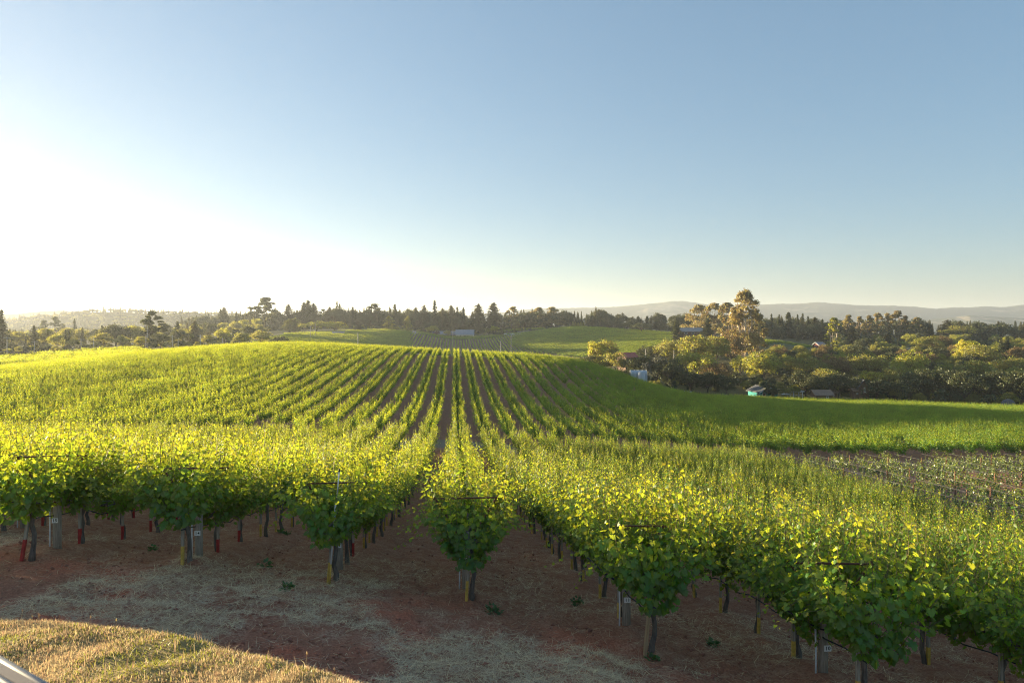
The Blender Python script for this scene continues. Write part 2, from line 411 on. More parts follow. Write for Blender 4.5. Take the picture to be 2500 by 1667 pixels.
# ------------------------------------------------------------------ leaves
LEAF0 = np.array([(0.0, 0.05), (-0.17, 0.17), (-0.09, 0.45), (0.15, 0.33), (0.33, 0.55), (0.50, 0.30), (0.68, 0.31), (1.0, 0.0)])
_l = np.concatenate([LEAF0, LEAF0[-2::-1] * (1, -1)])
LEAF_V = np.concatenate([[(0.34, 0.0)], _l])
LEAF_W = -0.55 * LEAF_V[:, 1] ** 2 - 0.18 * (LEAF_V[:, 0] - 0.3) ** 2 + 0.05 * np.abs(LEAF_V[:, 1])
LEAF_F = np.array([(0, i + 1, i + 2) for i in range(len(_l) - 1)])
LEAF1_V = np.array([(0, 0), (0.42, 0.5), (1.0, 0), (0.42, -0.5)]); LEAF1_W = np.array([0, -0.16, -0.1, -0.16])
LEAF1_F = np.array([(0, 1, 2), (0, 2, 3)])
def leaves(C, T, Nn, size, lod=0):
    """leaf shapes at C, tip along T, facing Nn"""
    V2, Wd, Fc = (LEAF_V, LEAF_W, LEAF_F) if lod == 0 else (LEAF1_V, LEAF1_W, LEAF1_F)
    T = T / (np.linalg.norm(T, axis=1, keepdims=True) + 1e-9)
    B = np.cross(Nn, T); B /= (np.linalg.norm(B, axis=1, keepdims=True) + 1e-9)
    Nn = np.cross(T, B)
    s = size[:, None, None]
    P = C[:, None] + s * (V2[None, :, :1] * T[:, None] + V2[None, :, 1:] * B[:, None] + Wd[None, :, None] * Nn[:, None])
    k = V2.shape[0]; n = len(C)
    Fa = (Fc[None] + (np.arange(n) * k)[:, None, None]).reshape(-1, 3)
    return P.reshape(-1, 3), Fa, k

CANES = []
M['cane'] = plain('green_brown_cane', (.16, .13, .05), .6, vary=.3, scale=12)
def vine_leaf_field(rng, L, nsh, step, size, end=0, young=False):
    """positions of the leaves of one vine (row along y), grown along shoots of a V trellis"""
    C, T, Nn, sz, tip = [], [], [], [], []; CANES.clear()
    for i in range(nsh):
        s = 1 if i % 2 else -1
        y = rng.uniform(-L / 2, L / 2); y0 = y
        mode = rng.random()
        ln = rng.uniform(0.95, 1.6)
        ox = rng.uniform(0.34, 0.80)
        if mode > 0.86: ln *= 1.28; ox *= .8
        if young: ln *= rng.uniform(0.5, 0.9); ox *= 0.25
        p = np.array((s * rng.uniform(0.02, 0.16), y, 0.92 + rng.uniform(-.08, .1)))
        dirv = np.array((s * ox * 0.9, rng.uniform(-.25, .25), 1.0))
        if end and abs(y - end * L / 2) < 0.45: dirv[1] += end * rng.uniform(0.0, 0.35)
        n = int(ln / step); az = rng.uniform(0, 6.28); path = [p]; CANES.append(path)
        for k in range(n):
            t = k / max(n - 1, 1)
            if mode < 0.26 and t > 0.45: dirv += np.array((s * 0.10, rng.normal() * .05, -0.17))       # flops outwards
            elif t > 0.55: dirv += np.array((-s * 0.045, rng.normal() * .05, 0.05))                     # reaches up past the wires
            dirv += rng.normal(0, 0.05, 3)
            dn = dirv / np.linalg.norm(dirv)
            p = p + dn * step
            if k % 4 == 3 or k == n - 1: path.append(p)
            az += 2.6 + rng.normal() * .5
            out = np.array((math.cos(az), math.sin(az), 0.15)) + np.array((s * 0.5, 0, 0))
            out /= np.linalg.norm(out)
            q = p + out * rng.uniform(0.03, 0.11) * (1 - 0.5 * t)
            nn = np.array((out[0] * .75, out[1] * .75, 0.55)) + rng.normal(0, 0.28, 3)
            tt = out * 0.6 + np.array((0, 0, -0.75)) + rng.normal(0, .3, 3)
            C.append(q); T.append(tt); Nn.append(nn)
            sz.append(size * rng.uniform(0.6, 1.38) * (1.0 - 0.6 * t ** 3)); tip.append(min(1, max(0, (t - .35) * 1.2 + rng.normal() * .15)))
    # older leaves low on the vine and inside
    for i in range(int(nsh * (3.0 if not young else 0.5) * 0.066 / step)):
        s = rng.choice((-1, 1)); zz = rng.uniform(0.80, 1.5)
        x = s * rng.uniform(0.05, 0.16 + 0.52 * max(0, zz - 0.85)); y = rng.uniform(-L / 2 - .05, L / 2 + .05)
        C.append((x, y, zz)); T.append(np.array((s * .4, rng.normal() * .3, -.8)))
        Nn.append(np.array((s * 1.0, rng.normal() * .4, .35)) + rng.normal(0, .35, 3)); sz.append(size * rng.uniform(.8, 1.25)); tip.append(0)
    if end:
        for i in range(int(90 * 0.066 / step)):
            zz = rng.uniform(0.85, 1.85); w = 0.16 + 0.52 * max(0, zz - 0.85)
            C.append((rng.uniform(-w, w), end * (L / 2 + rng.uniform(-.08, .14)), zz)); T.append(np.array((rng.normal() * .4, end * .4, -.8)))
            Nn.append(np.array((rng.normal() * .4, end * 1.0, .4)) + rng.normal(0, .3, 3)); sz.append(size * rng.uniform(.8, 1.25)); tip.append(0)
    # the odd bunch of leaves hanging low
    for h in range(rng.integers(1, 3) if not young and not end else 0):
        x = rng.choice((-1, 1)) * rng.uniform(.05, .3); y = rng.uniform(-L / 2, L / 2)
        for k in range(int(14 * 0.066 / step)):
            C.append((x + rng.normal() * .07, y + rng.normal() * .07, 1.0 - 0.02 * k * step / 0.066)); T.append((rng.normal() * .4, rng.normal() * .4, -1))
            Nn.append(rng.normal(0, .6, 3) + (0, -.4, .4)); sz.append(size * rng.uniform(.6, 1.1)); tip.append(.4)
    return [np.array(q, float) for q in (C, T, Nn, sz, tip)]
def vine_foliage(name, seed, L=VSP, nsh=72, step=0.050, size=0.080, lod=0, end=0, young=False):
    rng = np.random.default_rng(seed)
    C, T, Nn, sz, tip = vine_leaf_field(rng, L + 0.25, nsh, step, size, end, young)
    V, Fa, k = leaves(C, T, Nn, sz, lod)
    tipv = np.repeat(tip, k); nl = len(Fa)
    if lod == 0:        # the canes the leaves grow on
        cv, cf = [], []
        for path in CANES:
            b = len(V) + len(cv)
            for i, p in enumerate(path):
                r = .0055 * (1 - .6 * i / len(path))
                for q in range(3): cv.append((p[0] + r * math.cos(2.1 * q), p[1] + r * math.sin(2.1 * q), p[2]))
            for i in range(len(path) - 1):
                for q in range(3):
                    a0, a1 = b + i * 3 + q, b + i * 3 + (q + 1) % 3; cf += [(a0, a1, a1 + 3), (a0, a1 + 3, a0 + 3)]
        V = np.concatenate([V, np.array(cv)]); Fa = np.concatenate([Fa, np.array(cf)]); tipv = np.concatenate([tipv, np.ones(len(cv)) * .6])
    me = foreach_mesh(name, V, Fa); add_attr(me, 'tip', tipv); me.materials.append(M['vine']); me.materials.append(M['cane'])
    if len(Fa) > nl: me.polygons.foreach_set('material_index', (np.arange(len(Fa)) >= nl).astype(np.int32))
    return me
def vine_wood(seed, young=False):
    rng = np.random.default_rng(seed)
    t = Geo(); lean = rng.uniform(-.07, .07, 2)
    P = [(0.06, 0.02, -0.08)]
    for k in range(1, 7):
        f = k / 6; P.append((0.06 + lean[0] * f + rng.normal() * .018, 0.02 + lean[1] * f + rng.normal() * .018, 0.92 * f))
    t.tube(P, [.062, .046, .039, .036, .038, .044, .056] if not young else [.022] * 7, 8)
    c = Geo(); e = P[-1]
    for s in (-1, 1):
        for sx in (-.10, .10):
            Q = [np.array(e) + (0, 0, -.03)]
            for k in range(1, 6):
                Q.append((e[0] + sx * min(1, k / 2) + rng.normal() * .012, e[1] + s * .16 * k, 0.93 + .03 * min(k, 2) + rng.normal() * .014))
            c.tube(Q, [.045, .034, .030, .026, .022, .016], 6)
    return t.mesh('trunk', True), c.mesh('cordon', True)
FOL = [vine_foliage('vine_foliage', 100 + i) for i in range(8)]
FOL_END = [vine_foliage('vine_foliage', 140 + i, nsh=72, end=-1) for i in range(4)]
WOOD = [vine_wood(160 + i) for i in range(5)]
def stake_mesh(kind):
    up = Geo(); lo = Geo()
    up.box((-0.05, -0.06, 0.68), (0.045, 0.045, 0.60)); lo.box((-0.05, -0.06, 0.14), (0.0475, 0.0475, 0.48))
    return up.mesh('stake'), lo.mesh('painted_base')
STK = stake_mesh(0)
STAKE = {}
for nm in ('yellow', 'red'):
    a = STK[0].copy(); a.materials.append(M['wood']); b = STK[1].copy(); b.materials.append(M[nm]); STAKE[nm] = (a, b)
_pe = STK[0].copy(); _pe.materials.append(M['newwood']); _pb = STK[1].copy(); _pb.materials.append(M['newwood'])
STAKE['plain'] = (_pe, _pb)
LEAF_ME = []
for i in range(4):
    rng = np.random.default_rng(i + 7)
    V, Fa, k = leaves(np.zeros((1, 3)), np.array([(0, 0, -1.0)]) + rng.normal(0, .15, (1, 3)), np.array([(0, -1.0, .45)]) + rng.normal(0, .15, (1, 3)), np.array([.072 + .007 * i]), 0)
    me = foreach_mesh('leaf', V, Fa); add_attr(me, 'tip', np.full(len(V), .25 * i)); me.materials.append(M['vine']); LEAF_ME.append(me)

# ------------------------------------------------------------------ scattering (only for what nobody could count)
def proto_collection(name, meshes):
    c = bpy.data.collections.new(name)
    for i, me in enumerate(meshes):
        o = bpy.data.objects.new('%s_%02d' % (name, i), me); c.objects.link(o)
    return c
_gn = {}
def scatter(name, P, rot, scl, pick, coll, label=None, cat=None):
    me = bpy.data.meshes.new(name); me.vertices.add(len(P)); me.vertices.foreach_set('co', np.ascontiguousarray(P, np.float32).ravel())
    a = me.attributes.new('rot', 'FLOAT_VECTOR', 'POINT'); rv = np.zeros((len(P), 3), np.float32); rv[:, 2] = rot; a.data.foreach_set('vector', rv.ravel())
    a = me.attributes.new('scl', 'FLOAT_VECTOR', 'POINT'); sv = np.asarray(scl, np.float32)
    if sv.ndim == 1: sv = np.repeat(sv[:, None], 3, 1)
    a.data.foreach_set('vector', np.ascontiguousarray(sv).ravel())
    a = me.attributes.new('pick', 'INT', 'POINT'); a.data.foreach_set('value', np.asarray(pick, np.int32))
    me.update()
    o = ob(name, me, kind='stuff')
    if label: o['label'] = label; o['category'] = cat
    if coll.name not in _gn:
        g = bpy.data.node_groups.new('scatter_' + coll.name, 'GeometryNodeTree')
        g.interface.new_socket('Geometry', in_out='INPUT', socket_type='NodeSocketGeometry')
        g.interface.new_socket('Geometry', in_out='OUTPUT', socket_type='NodeSocketGeometry')
        N, L = g.nodes, g.links
        gi = N.new('NodeGroupInput'); go = N.new('NodeGroupOutput')
        ci = N.new('GeometryNodeCollectionInfo'); ci.inputs['Collection'].default_value = coll
        ci.inputs['Separate Children'].default_value = True; ci.inputs['Reset Children'].default_value = True
        ip = N.new('GeometryNodeInstanceOnPoints'); ip.inputs['Pick Instance'].default_value = True
        def attr(n, t):
            q = N.new('GeometryNodeInputNamedAttribute'); q.data_type = t; q.inputs['Name'].default_value = n
            return [s for s in q.outputs if s.name == 'Attribute' and s.enabled][0] if any(s.enabled for s in q.outputs) else q.outputs[0]
        L.new(gi.outputs[0], ip.inputs['Points']); L.new(ci.outputs[0], ip.inputs['Instance'])
        L.new(attr('pick', 'INT'), ip.inputs['Instance Index'])
        er = N.new('FunctionNodeEulerToRotation'); L.new(attr('rot', 'FLOAT_VECTOR'), er.inputs[0]); L.new(er.outputs[0], ip.inputs['Rotation'])
        L.new(attr('scl', 'FLOAT_VECTOR'), ip.inputs['Scale'])
        L.new(ip.outputs[0], go.inputs[0]); _gn[coll.name] = g
    md = o.modifiers.new('scatter', 'NODES'); md.node_group = _gn[coll.name]
    return o

# ------------------------------------------------------------------ the near block: single vines
ORD = ['first', 'second', 'third', 'fourth', 'fifth', 'sixth', 'seventh', 'eighth', 'ninth', 'tenth', 'eleventh', 'twelfth', 'thirteenth', 'fourteenth', 'fifteenth',
       'sixteenth', 'seventeenth', 'eighteenth', 'nineteenth', 'twentieth', 'twenty-first', 'twenty-second', 'twenty-third', 'twenty-fourth', 'twenty-fifth', 'twenty-sixth', 'twenty-seventh', 'twenty-eighth', 'twenty-ninth', 'thirtieth', 'thirty-first', 'thirty-second', 'thirty-third', 'thirty-fourth', 'thirty-fifth', 'thirty-sixth']
NUMW = {1: 'one', 2: 'two', 3: 'three', 4: 'four', 5: 'five', 6: 'six', 7: 'seven', 8: 'eight', 9: 'nine', 10: 'ten', 11: 'eleven', 12: 'twelve'}
def row_phrase(k):
    if 10 <= k <= 16: return 'the row at post %s' % PW[k]
    if k < 10: return 'the %s row right of post ten' % ORD[9 - k]
    return 'the %s row left of post sixteen' % ORD[k - 17]
PW = {10: 'ten', 11: 'eleven', 12: 'twelve', 13: 'thirteen', 14: 'fourteen', 15: 'fifteen', 16: 'sixteen'}
rngA = np.random.default_rng(5)
cand = []
for k in ROWS_A:
    y = first_y(k); i = 0
    while y < LANE0 - 0.8:
        cand.append((k, i, row_x(k) + rngA.normal() * .04, y + rngA.normal() * .05)); y += VSP; i += 1
ca = np.array([(c[2], c[3]) for c in cand]); cz = gz(ca[:, 0], ca[:, 1])
cpx, cd = pxd(ca[:, 0], ca[:, 1])
vis = (cpx > -60 * 16 / np.maximum(cd, 1)) & (cpx < 2500 + 1667 * 0.9 / np.maximum(cd, 1))
order = np.argsort(np.where(vis, np.hypot(ca[:, 0], ca[:, 1]), 1e9))
single = set(order[:300].tolist())
VINE_GROUP = 'grapevines of the near block'
rest = []
for n_, (k, i, X, Y) in enumerate(cand):
    z = float(cz[n_])
    if n_ not in single:
        rest.append((X, Y, z)); continue
    first = (i == 0)
    col = 'red' if (k >= 14 and rngA.random() < .6 and i < 6) or (k == 15 and i < 4) or (k == 13 and i in (1, 2)) else 'yellow'
    if k == 11 and i == 0: col = 'plain'
    if k == 14 and i == 0: col = 'yellow'
    lab = 'leafy grapevine, %s from the front in %s' % (ORD[i], row_phrase(k))
    t = thing('grapevine', lab, 'grapevine', (X, Y, z), 0.0, VINE_GROUP)
    tr, co = WOOD[n_ % 5]
    flip = 0.0 if first else (math.pi if rngA.random() < .5 else 0.0)
    ob('trunk', tr, M['vinebark'], t, rotz=flip); cd_ = ob('cordon', co, M['vinebark'], t, (0, .3 if first else 0, 0), rotz=flip)
    if first: cd_.scale = (1, .62, 1)
    f = ob('foliage', (FOL_END[k % 4] if first else FOL[rngA.integers(8)]), None, t, rotz=flip, kind='stuff')
    sc = rngA.uniform(.92, 1.08); f.location = (0, .42 if first else 0, 0)
    f.scale = (sc * (1.2 if first else 1.08 if i < 3 else .93), 1.0, sc * rngA.uniform(.88, 1.08))
    if cd[n_] < 34:
        up, lo = STAKE[col]
        s = ob('stake', up, None, t); ob('painted_base', lo, None, s)
        if first: s.rotation_euler = (R(rngA.uniform(-3, 3)), R({15: 9, 13: 5, 12: 3, 11: 5}.get(k, 1)), 0)
    if first and 9 <= k <= 16:
        rr = np.random.default_rng(900 + k)
        for q in range(60):     # the leaves one can pick out on the face of the row end
            zz = rr.uniform(0.86, 1.85); w = 0.14 + 0.52 * max(0, zz - 0.85)
            lf = ob('leaf', LEAF_ME[q % 4], None, t, (rr.uniform(-w, w), -VSP / 2 + .42 - rr.uniform(.10, .28), zz))
            lf.rotation_euler = (rr.normal() * .45, rr.normal() * .4, rr.normal() * .7); lf.scale = (rr.uniform(.75, 1.2),) * 3

# vines past the three hundred that show largest
rest = np.array(rest)
PC_NEAR = proto_collection('near_vines', FOL)
rg = np.random.default_rng(11)
nR = len(rest)
scatter('grapevine_rows', rest, rg.integers(0, 2, nR) * math.pi, np.stack([rg.uniform(.82, .96, nR), np.ones(nR), rg.uniform(.92, 1.06, nR)], 1), rg.integers(0, 8, nR), PC_NEAR,
        'mass of leafy vine rows running back to the pale cross lane', 'vines')
PC_WOOD = proto_collection('near_trunks', [w[0] for w in WOOD])
for w in WOOD: 
    if not len(w[0].materials): w[0].materials.append(M['vinebark'])
scatter('vine_trunks', rest, rg.integers(0, 2, nR) * math.pi, np.ones(nR), rg.integers(0, 5, nR), PC_WOOD, 'trunks under the vine rows by the pale cross lane', 'vines')

# ------------------------------------------------------------------ row ends: posts, number plates, trellis frames, pipes, hoses
def digits_mesh(txt):
    c = bpy.data.curves.new('digits', 'FONT'); c.body = txt; c.size = 0.075; c.extrude = 0.0015; c.align_x = 'CENTER'; c.align_y = 'CENTER'
    c.space_character = 1.15; c.offset = 0.0012; c.resolution_u = 3
    o = bpy.data.objects.new('digits', c); COL.objects.link(o)
    dg = bpy.context.evaluated_depsgraph_get()
    me = bpy.data.meshes.new_from_object(o.evaluated_get(dg)); bpy.data.objects.remove(o); return me
g = Geo(); g.tube([(0, 0, -.2), (0, 0, .5), (0, 0, 1.06), (0, 0, 1.08)], [.070, .069, .067, .060], 14); POST = g.mesh('post', True)
g = Geo(); g.box((0, 0, 0), (.105, .006, .085)); PLATE = g.mesh('number_plate')
g = Geo()
for s in (-1, 1): g.tube([(s * .04, 0, .92), (s * .30, -.02, 1.35), (s * .58, -.04, 1.80)], .019, 6)
ARMS = g.mesh('arm')
g = Geo(); g.box((0, -.045, 1.76), (1.20, .022, .028)); BAR = g.mesh('crossbar')
POSTD = {15: 12.4, 14: 12.57, 13: 13.0, 12: 12.55, 11: 11.2, 10: 9.87, 16: 15.4}
for k in range(10, 17):
    dd = POSTD[k]; X = row_x(k); Y = (dd - X * sY) / cY
    if k == 12: X -= .10
    z = g1(X, Y)
    t = thing('end_post', 'weathered round wooden end post with number plate %s' % PW[k], 'post', (X, Y, z), 0, 'numbered wooden posts at the row ends')
    ob('post', POST, M['wood'], t)
    face = -YAW + math.atan2(-X, Y) * 0.4
    pl = ob('number_plate', PLATE, M['plate'], t, (0.03 if k == 10 else 0, -.0755, {10: .50, 11: .52, 12: .60, 15: .58}.get(k, .55)), 0)
    dm = ob('digits', digits_mesh(str(k)), M['ink'], pl, (0, -.0035, 0)); dm.rotation_euler = (R(90), 0, 0)
    if k != 13:
        p = Geo(); p.tube([(0, 0, -.1), (.004, 0, .4), (0, .006, .78)], .013, 8)
        tag(ob('irrigation_pipe', p.mesh('irrigation_pipe', True), M['pvc'], None, (X - .12, Y - .02, z)), 'short white irrigation pipe standing against post %s' % PW[k], 'pipe')
    t = thing('vine_trellis', 'rusty steel V shaped trellis frame in the vine by post %s' % PW[k], 'trellis', (X, Y - .15, z), R({15: 4, 11: -6, 10: -8}.get(k, 0)), 'rusty trellis frames at the row ends')
    ob('arm', ARMS, M['rustmetal'], t); ob('crossbar', BAR, M['rustmetal'], t)
# the tall white riser tied to the stake of row 13
X = row_x(13) + .0; Y = first_y(13) - .12; z = g1(X, Y)
t = thing('irrigation_riser', 'tall thin white riser pipe leaning in front of the vine by post thirteen', 'pipe', (X + .02, Y, z))
p = Geo(); p.tube([(-.02, 0, 0), (0, 0, .35)], .016, 8); ob('painted_base', p.mesh('painted_base', True), M['yellow'], t)
p = Geo(); p.tube([(0, 0, .35), (.05, 0, 1.0), (.09, -.03, 1.45)], .014, 8); ob('lower_pipe', p.mesh('lower_pipe', True), M['pvc'], t)
p = Geo(); p.tube([(.09, -.03, 1.45), (.11, -.03, 1.52)], .018, 8); ob('coupling', p.mesh('coupling', True), M['hose'], t)
p = Geo(); p.tube([(.11, -.03, 1.52), (.15, -.04, 1.98)], .011, 8); ob('upper_pipe', p.mesh('upper_pipe', True), M['pvc'], t)
p = Geo(); p.tube([(.15, -.04, 1.98), (.152, -.04, 2.03)], .015, 8); ob('nozzle', p.mesh('nozzle', True), M['hose'], t)
# drip hoses and cordon wires
for k in range(6, 20):
    X = row_x(k); y0 = first_y(k); ys = np.arange(y0 - .25, min(y0 + 24, LANE0 - 2), .5)
    zs = gz(np.full(len(ys), X), ys)
    rr = np.random.default_rng(k)
    for nm, h, rad, mt, lab, cat in (('drip_hose', .74, .011, 'hose', 'black drip hose under %s', 'hose'), ('trellis_wire', .90, .004, 'wire', 'taut steel wire along %s', 'wire')):
        p = Geo(); P = [(X - .03 + rr.normal() * .012, y, zz + h - (.10 * abs(math.sin(math.pi * (y - y0) / VSP)) if nm == 'drip_hose' else 0) + rr.normal() * .008) for y, zz in zip(ys, zs)]
        p.tube(P, rad, 5)
        tag(ob(nm, p.mesh(nm, True), M[mt]), lab % row_phrase(k), cat)
    if k in (10, 11):     # loop of hose round the end post
        Yp = (POSTD[k] - X * sY) / cY; zz = g1(X, Yp); p = Geo()
        P = [(X - .55, Yp + .9, zz + .98), (X - .30, Yp + .15, zz + .86), (X - .12, Yp - .09, zz + .80), (X + .04, Yp - .115, zz + .76), (X + .2, Yp - .05, zz + .79), (X + .5, Yp + .1, zz + .9)]
        p.tube(P, .013, 6); tag(ob('hose_loop', p.mesh('hose_loop', True), M['hose']), 'black hose looped round the front of post %s' % PW[k], 'hose')
# ------------------------------------------------------------------ vineyard blocks further off
def inpoly(px, d, poly):
    P = np.array(poly, float); c = np.zeros(len(px), bool); ld = np.log(np.maximum(d, 1e-3)); Q = np.log(P[:, 1])
    j = len(P) - 1
    for i in range(len(P)):
        a, b = Q[i], Q[j]
        with np.errstate(divide='ignore', invalid='ignore'):
            hit = ((a > ld) != (b > ld)) & (px < (P[j, 0] - P[i, 0]) * (ld - a) / (b - a) + P[i, 0])
        c ^= hit; j = i
    return c & (d > 1)
def vine_block(name, label, poly, coll, npro, seg, spacing=SP, ang=0.0, seed=0, keep=1.0, scl=1.0, x0=X12, test=None, zs=1.0, xs=.72):
    rg = np.random.default_rng(seed)
    P = np.array(poly, float); cx, cy_ = xy(P[:, 0], P[:, 1])
    ca, sa = math.cos(ang), math.sin(ang)           # rows run along (sa, ca)
    U = cx * ca - cy_ * sa; Vv = cx * sa + cy_ * ca
    us = np.arange(math.floor((U.min() - x0) / spacing), math.ceil((U.max() - x0) / spacing) + 1) * spacing + x0
    vs_ = np.arange(Vv.min() - seg, Vv.max() + seg, seg)
    A, B = np.meshgrid(us, vs_); A = A.ravel() + rg.normal(0, .05, A.size); B = B.ravel() + rg.normal(0, .1, B.size)
    X = A * ca + B * sa; Y = -A * sa + B * ca
    px, d = pxd(X, Y); m = inpoly(px, d, poly)
    if test is not None: m &= test(X, Y, px, d)
    m &= rg.random(len(m)) < min(keep, .985)
    X, Y = X[m], Y[m]; n = len(X)
    s = np.stack([rg.uniform(.9, 1.12, n) * scl * xs, np.ones(n), rg.uniform(.92, 1.08, n) * scl * zs], 1)
    print('block', name, n)
    return scatter(name, np.stack([X, Y, gz(X, Y)], 1), -ang + rg.integers(0, 2, n) * math.pi, s, rg.integers(0, npro, n), coll, label, 'vines')
SEG1 = 3.1
MID = [vine_foliage('vine_row_foliage', 300 + i, L=SEG1, nsh=84, step=0.088, size=0.135, lod=1) for i in range(6)]
PC_MID = proto_collection('mid_vines', MID)
SEG2 = 6.2
FAR = [vine_foliage('vine_row_foliage', 340 + i, L=SEG2, nsh=60, step=0.19, size=0.34, lod=1) for i in range(5)]
PC_FAR = proto_collection('far_vines', FAR)
YNG = [vine_foliage('young_vine_foliage', 360 + i, L=1.0, nsh=13, step=0.08, size=0.14, lod=1, young=True) for i in range(5)]
for y_ in YNG: y_.materials[0] = M['youngvine']
PC_YNG = proto_collection('young_vines', YNG)
vine_block('hill_vine_rows', 'vine rows climbing over the domed hill beyond the cross lane',
           [(-900, 30), (3300, 30), (3300, 235), (-900, 235)], PC_MID, 6, SEG1, seed=1, xs=.80, zs=.90,
           test=lambda X, Y, px, d: (Y > LANE1) & (d < dlim(px)) & (px > -420) & (px < 2900))
vine_block('young_vine_rows', 'sparse young vines on wires between the near rows and the cross lane at right',
           [(1700, 10), (3200, 10), (3200, 70), (1700, 70)], PC_YNG, 5, 1.25, seed=2, keep=.85, scl=1.0, xs=1.0,
           test=lambda X, Y, px, d: (X > 27.2) & (X < 72) & (Y > 16) & (Y < LANE0 - 2.5) & (px < 2750))
vine_block('far_ruled_vine_rows', 'far field of ruled vine rows with bare soil between beyond the hill', [(925, 480), (1470, 470), (1440, 600), (1380, 628), (930, 625)], PC_FAR, 5, SEG2, seed=3, scl=.8)
vine_block('left_dark_vine_rows', 'dark green strip of vines behind the hill at the left', [(-150, 195), (345, 200), (345, 286), (200, 286), (80, 268), (-150, 262)], PC_FAR, 5, SEG2, seed=4, ang=R(62))
vine_block('mid_left_vine_rows', 'green vine field left of the grey barn', [(600, 430), (1000, 480), (1000, 628), (700, 560)], PC_FAR, 5, SEG2, seed=5, ang=R(65), spacing=3.0)
vine_block('right_hill_vine_rows', 'sunlit vineyard on the rounded hill right of the grey barn', [(1270, 640), (1240, 560), (1310, 490), (1420, 430), (1600, 400), (1760, 470), (1700, 560), (1560, 625), (1400, 660)], PC_FAR, 5, SEG2, seed=6, ang=R(-58), spacing=3.2)
vine_block('barn_vine_rows', 'strip of vines in front of the grey barn', [(1020, 634), (1240, 634), (1300, 640), (1240, 652), (1020, 652)], PC_FAR, 5, SEG2, seed=7, ang=R(70), spacing=2.1)
vine_block('upper_vine_rows', 'small vine patch behind the white farm sheds', [(1220, 685), (1330, 690), (1330, 730), (1220, 725)], PC_FAR, 5, SEG2, seed=8, ang=R(70), spacing=2.1)
vine_block('slope_vine_rows', 'shaded green slope of vines left of the red barn', [(1840, 430), (1990, 470), (1975, 495), (1840, 480)], PC_FAR, 5, SEG2, seed=9, ang=R(40), spacing=2.0)
for nm, q in (('field_soil', [(900, 470), (1480, 465), (1480, 632), (900, 632)]),): plane_soil('far_field', q, M['fieldsoil'], .06, 40)
plane_soil('far_meadow', [(580, 425), (1000, 478), (1005, 660), (690, 600)], M['fieldmix'], .05, 30)
plane_soil('hill_meadow', [(1260, 470), (1780, 400), (1780, 600), (1260, 690)], M['fieldmix'], .05, 44)
plane_soil('slope_meadow', [(1820, 420), (2000, 460), (2000, 520), (1820, 500)], M['fieldgrass'], .05, 20)
plane_soil('left_meadow', [(-300, 175), (350, 200), (350, 300), (-300, 300)], M['fieldgrass'], .05, 30)
plane_soil('gravel_track', [(998, 620), (1016, 620), (1022, 668), (1006, 668)], M['gravel'], .12, 12)
plane_soil('farm_yard', [(1268, 600), (1312, 590), (1290, 690), (1262, 690)], M['gravel'], .12, 12)

# posts and wires of the young block
g = Geo(); g.box((0, 0, .95), (.05, .05, 2.1)); YP = g.mesh('trellis_post'); 
rgY = np.random.default_rng(77); nY = 0
for k in range(19):
    X = 27.8 + 2.5 * k
    for y in np.arange(22 + rgY.uniform(0, 3), LANE0 - 2, 7.5):
        px, d = pxd(np.array([X]), np.array([y]))
        if 1750 < px[0] < 2560 and d[0] > 20:
            o = ob('trellis_post', YP, M['rustmetal'] if rgY.random() < .7 else M['pvc'], None, (X, y, g1(X, y))); nY += 1
            tag(o, 'thin post standing among the sparse young vines at right', 'post', 'thin posts of the young vine block')
    ys = np.arange(16, LANE0 - 2.2, 2.0); zs = gz(np.full(len(ys), X), ys)
    w = Geo()
    for h in (1.25, 1.85): w.tube([(X, y, z + h) for y, z in zip(ys, zs)], .008, 4)
    px, d = pxd(np.full(len(ys), X), ys)
    if ((px > 1750) & (px < 2550)).any():
        tag(ob('trellis_wires', w.mesh('trellis_wires'), M['wire']), 'pair of steel wires over a row of sparse young vines at right', 'wires', 'wires of the young vine block')

# ------------------------------------------------------------------ trees
def tube_np(g, a, b, r0, r1, rng, n=6, wob=.06, k=4):
    a = np.array(a, float); b = np.array(b, float); L_ = np.linalg.norm(b - a)
    P = [a + (b - a) * t + (rng.normal(0, wob * L_ * .3, 3) if 0 < t < 1 else 0) for t in np.linspace(0, 1, k)]
    g.tube(P, [r0 + (r1 - r0) * t for t in np.linspace(0, 1, k)], n); return P
def sphere_dirs(rng, n):
    v = rng.normal(0, 1, (n, 3)); return v / np.linalg.norm(v, axis=1, keepdims=True)
def crown_mesh(name, rng, blobs, per, size, mat, droop=0.0):
    C, T, Nn, sz = [], [], [], []
    for c, rad in blobs:
        n = int(per * rng.uniform(.8, 1.2)); D = sphere_dirs(rng, n); D[:, 2] = np.where(D[:, 2] < -.35, -D[:, 2], D[:, 2])
        rr = 1 - .5 * rng.random(n) ** 2 + rng.normal(0, .17, n)
        C.append(np.array(c) + D * np.array(rad) * rr[:, None]); Nn.append(D + rng.normal(0, .45, (n, 3)))
        T.append(rng.normal(0, 1, (n, 3)) + (0, 0, -droop)); sz.append(size * rng.uniform(.6, 1.35, n))
    C, T, Nn, sz = map(np.concatenate, (C, T, Nn, sz))
    V, Fa, k = leaves(C - T / np.linalg.norm(T, axis=1, keepdims=True) * sz[:, None] * .5, T, Nn, sz, 1)
    me = foreach_mesh(name, V, Fa); me.materials.append(mat); return me
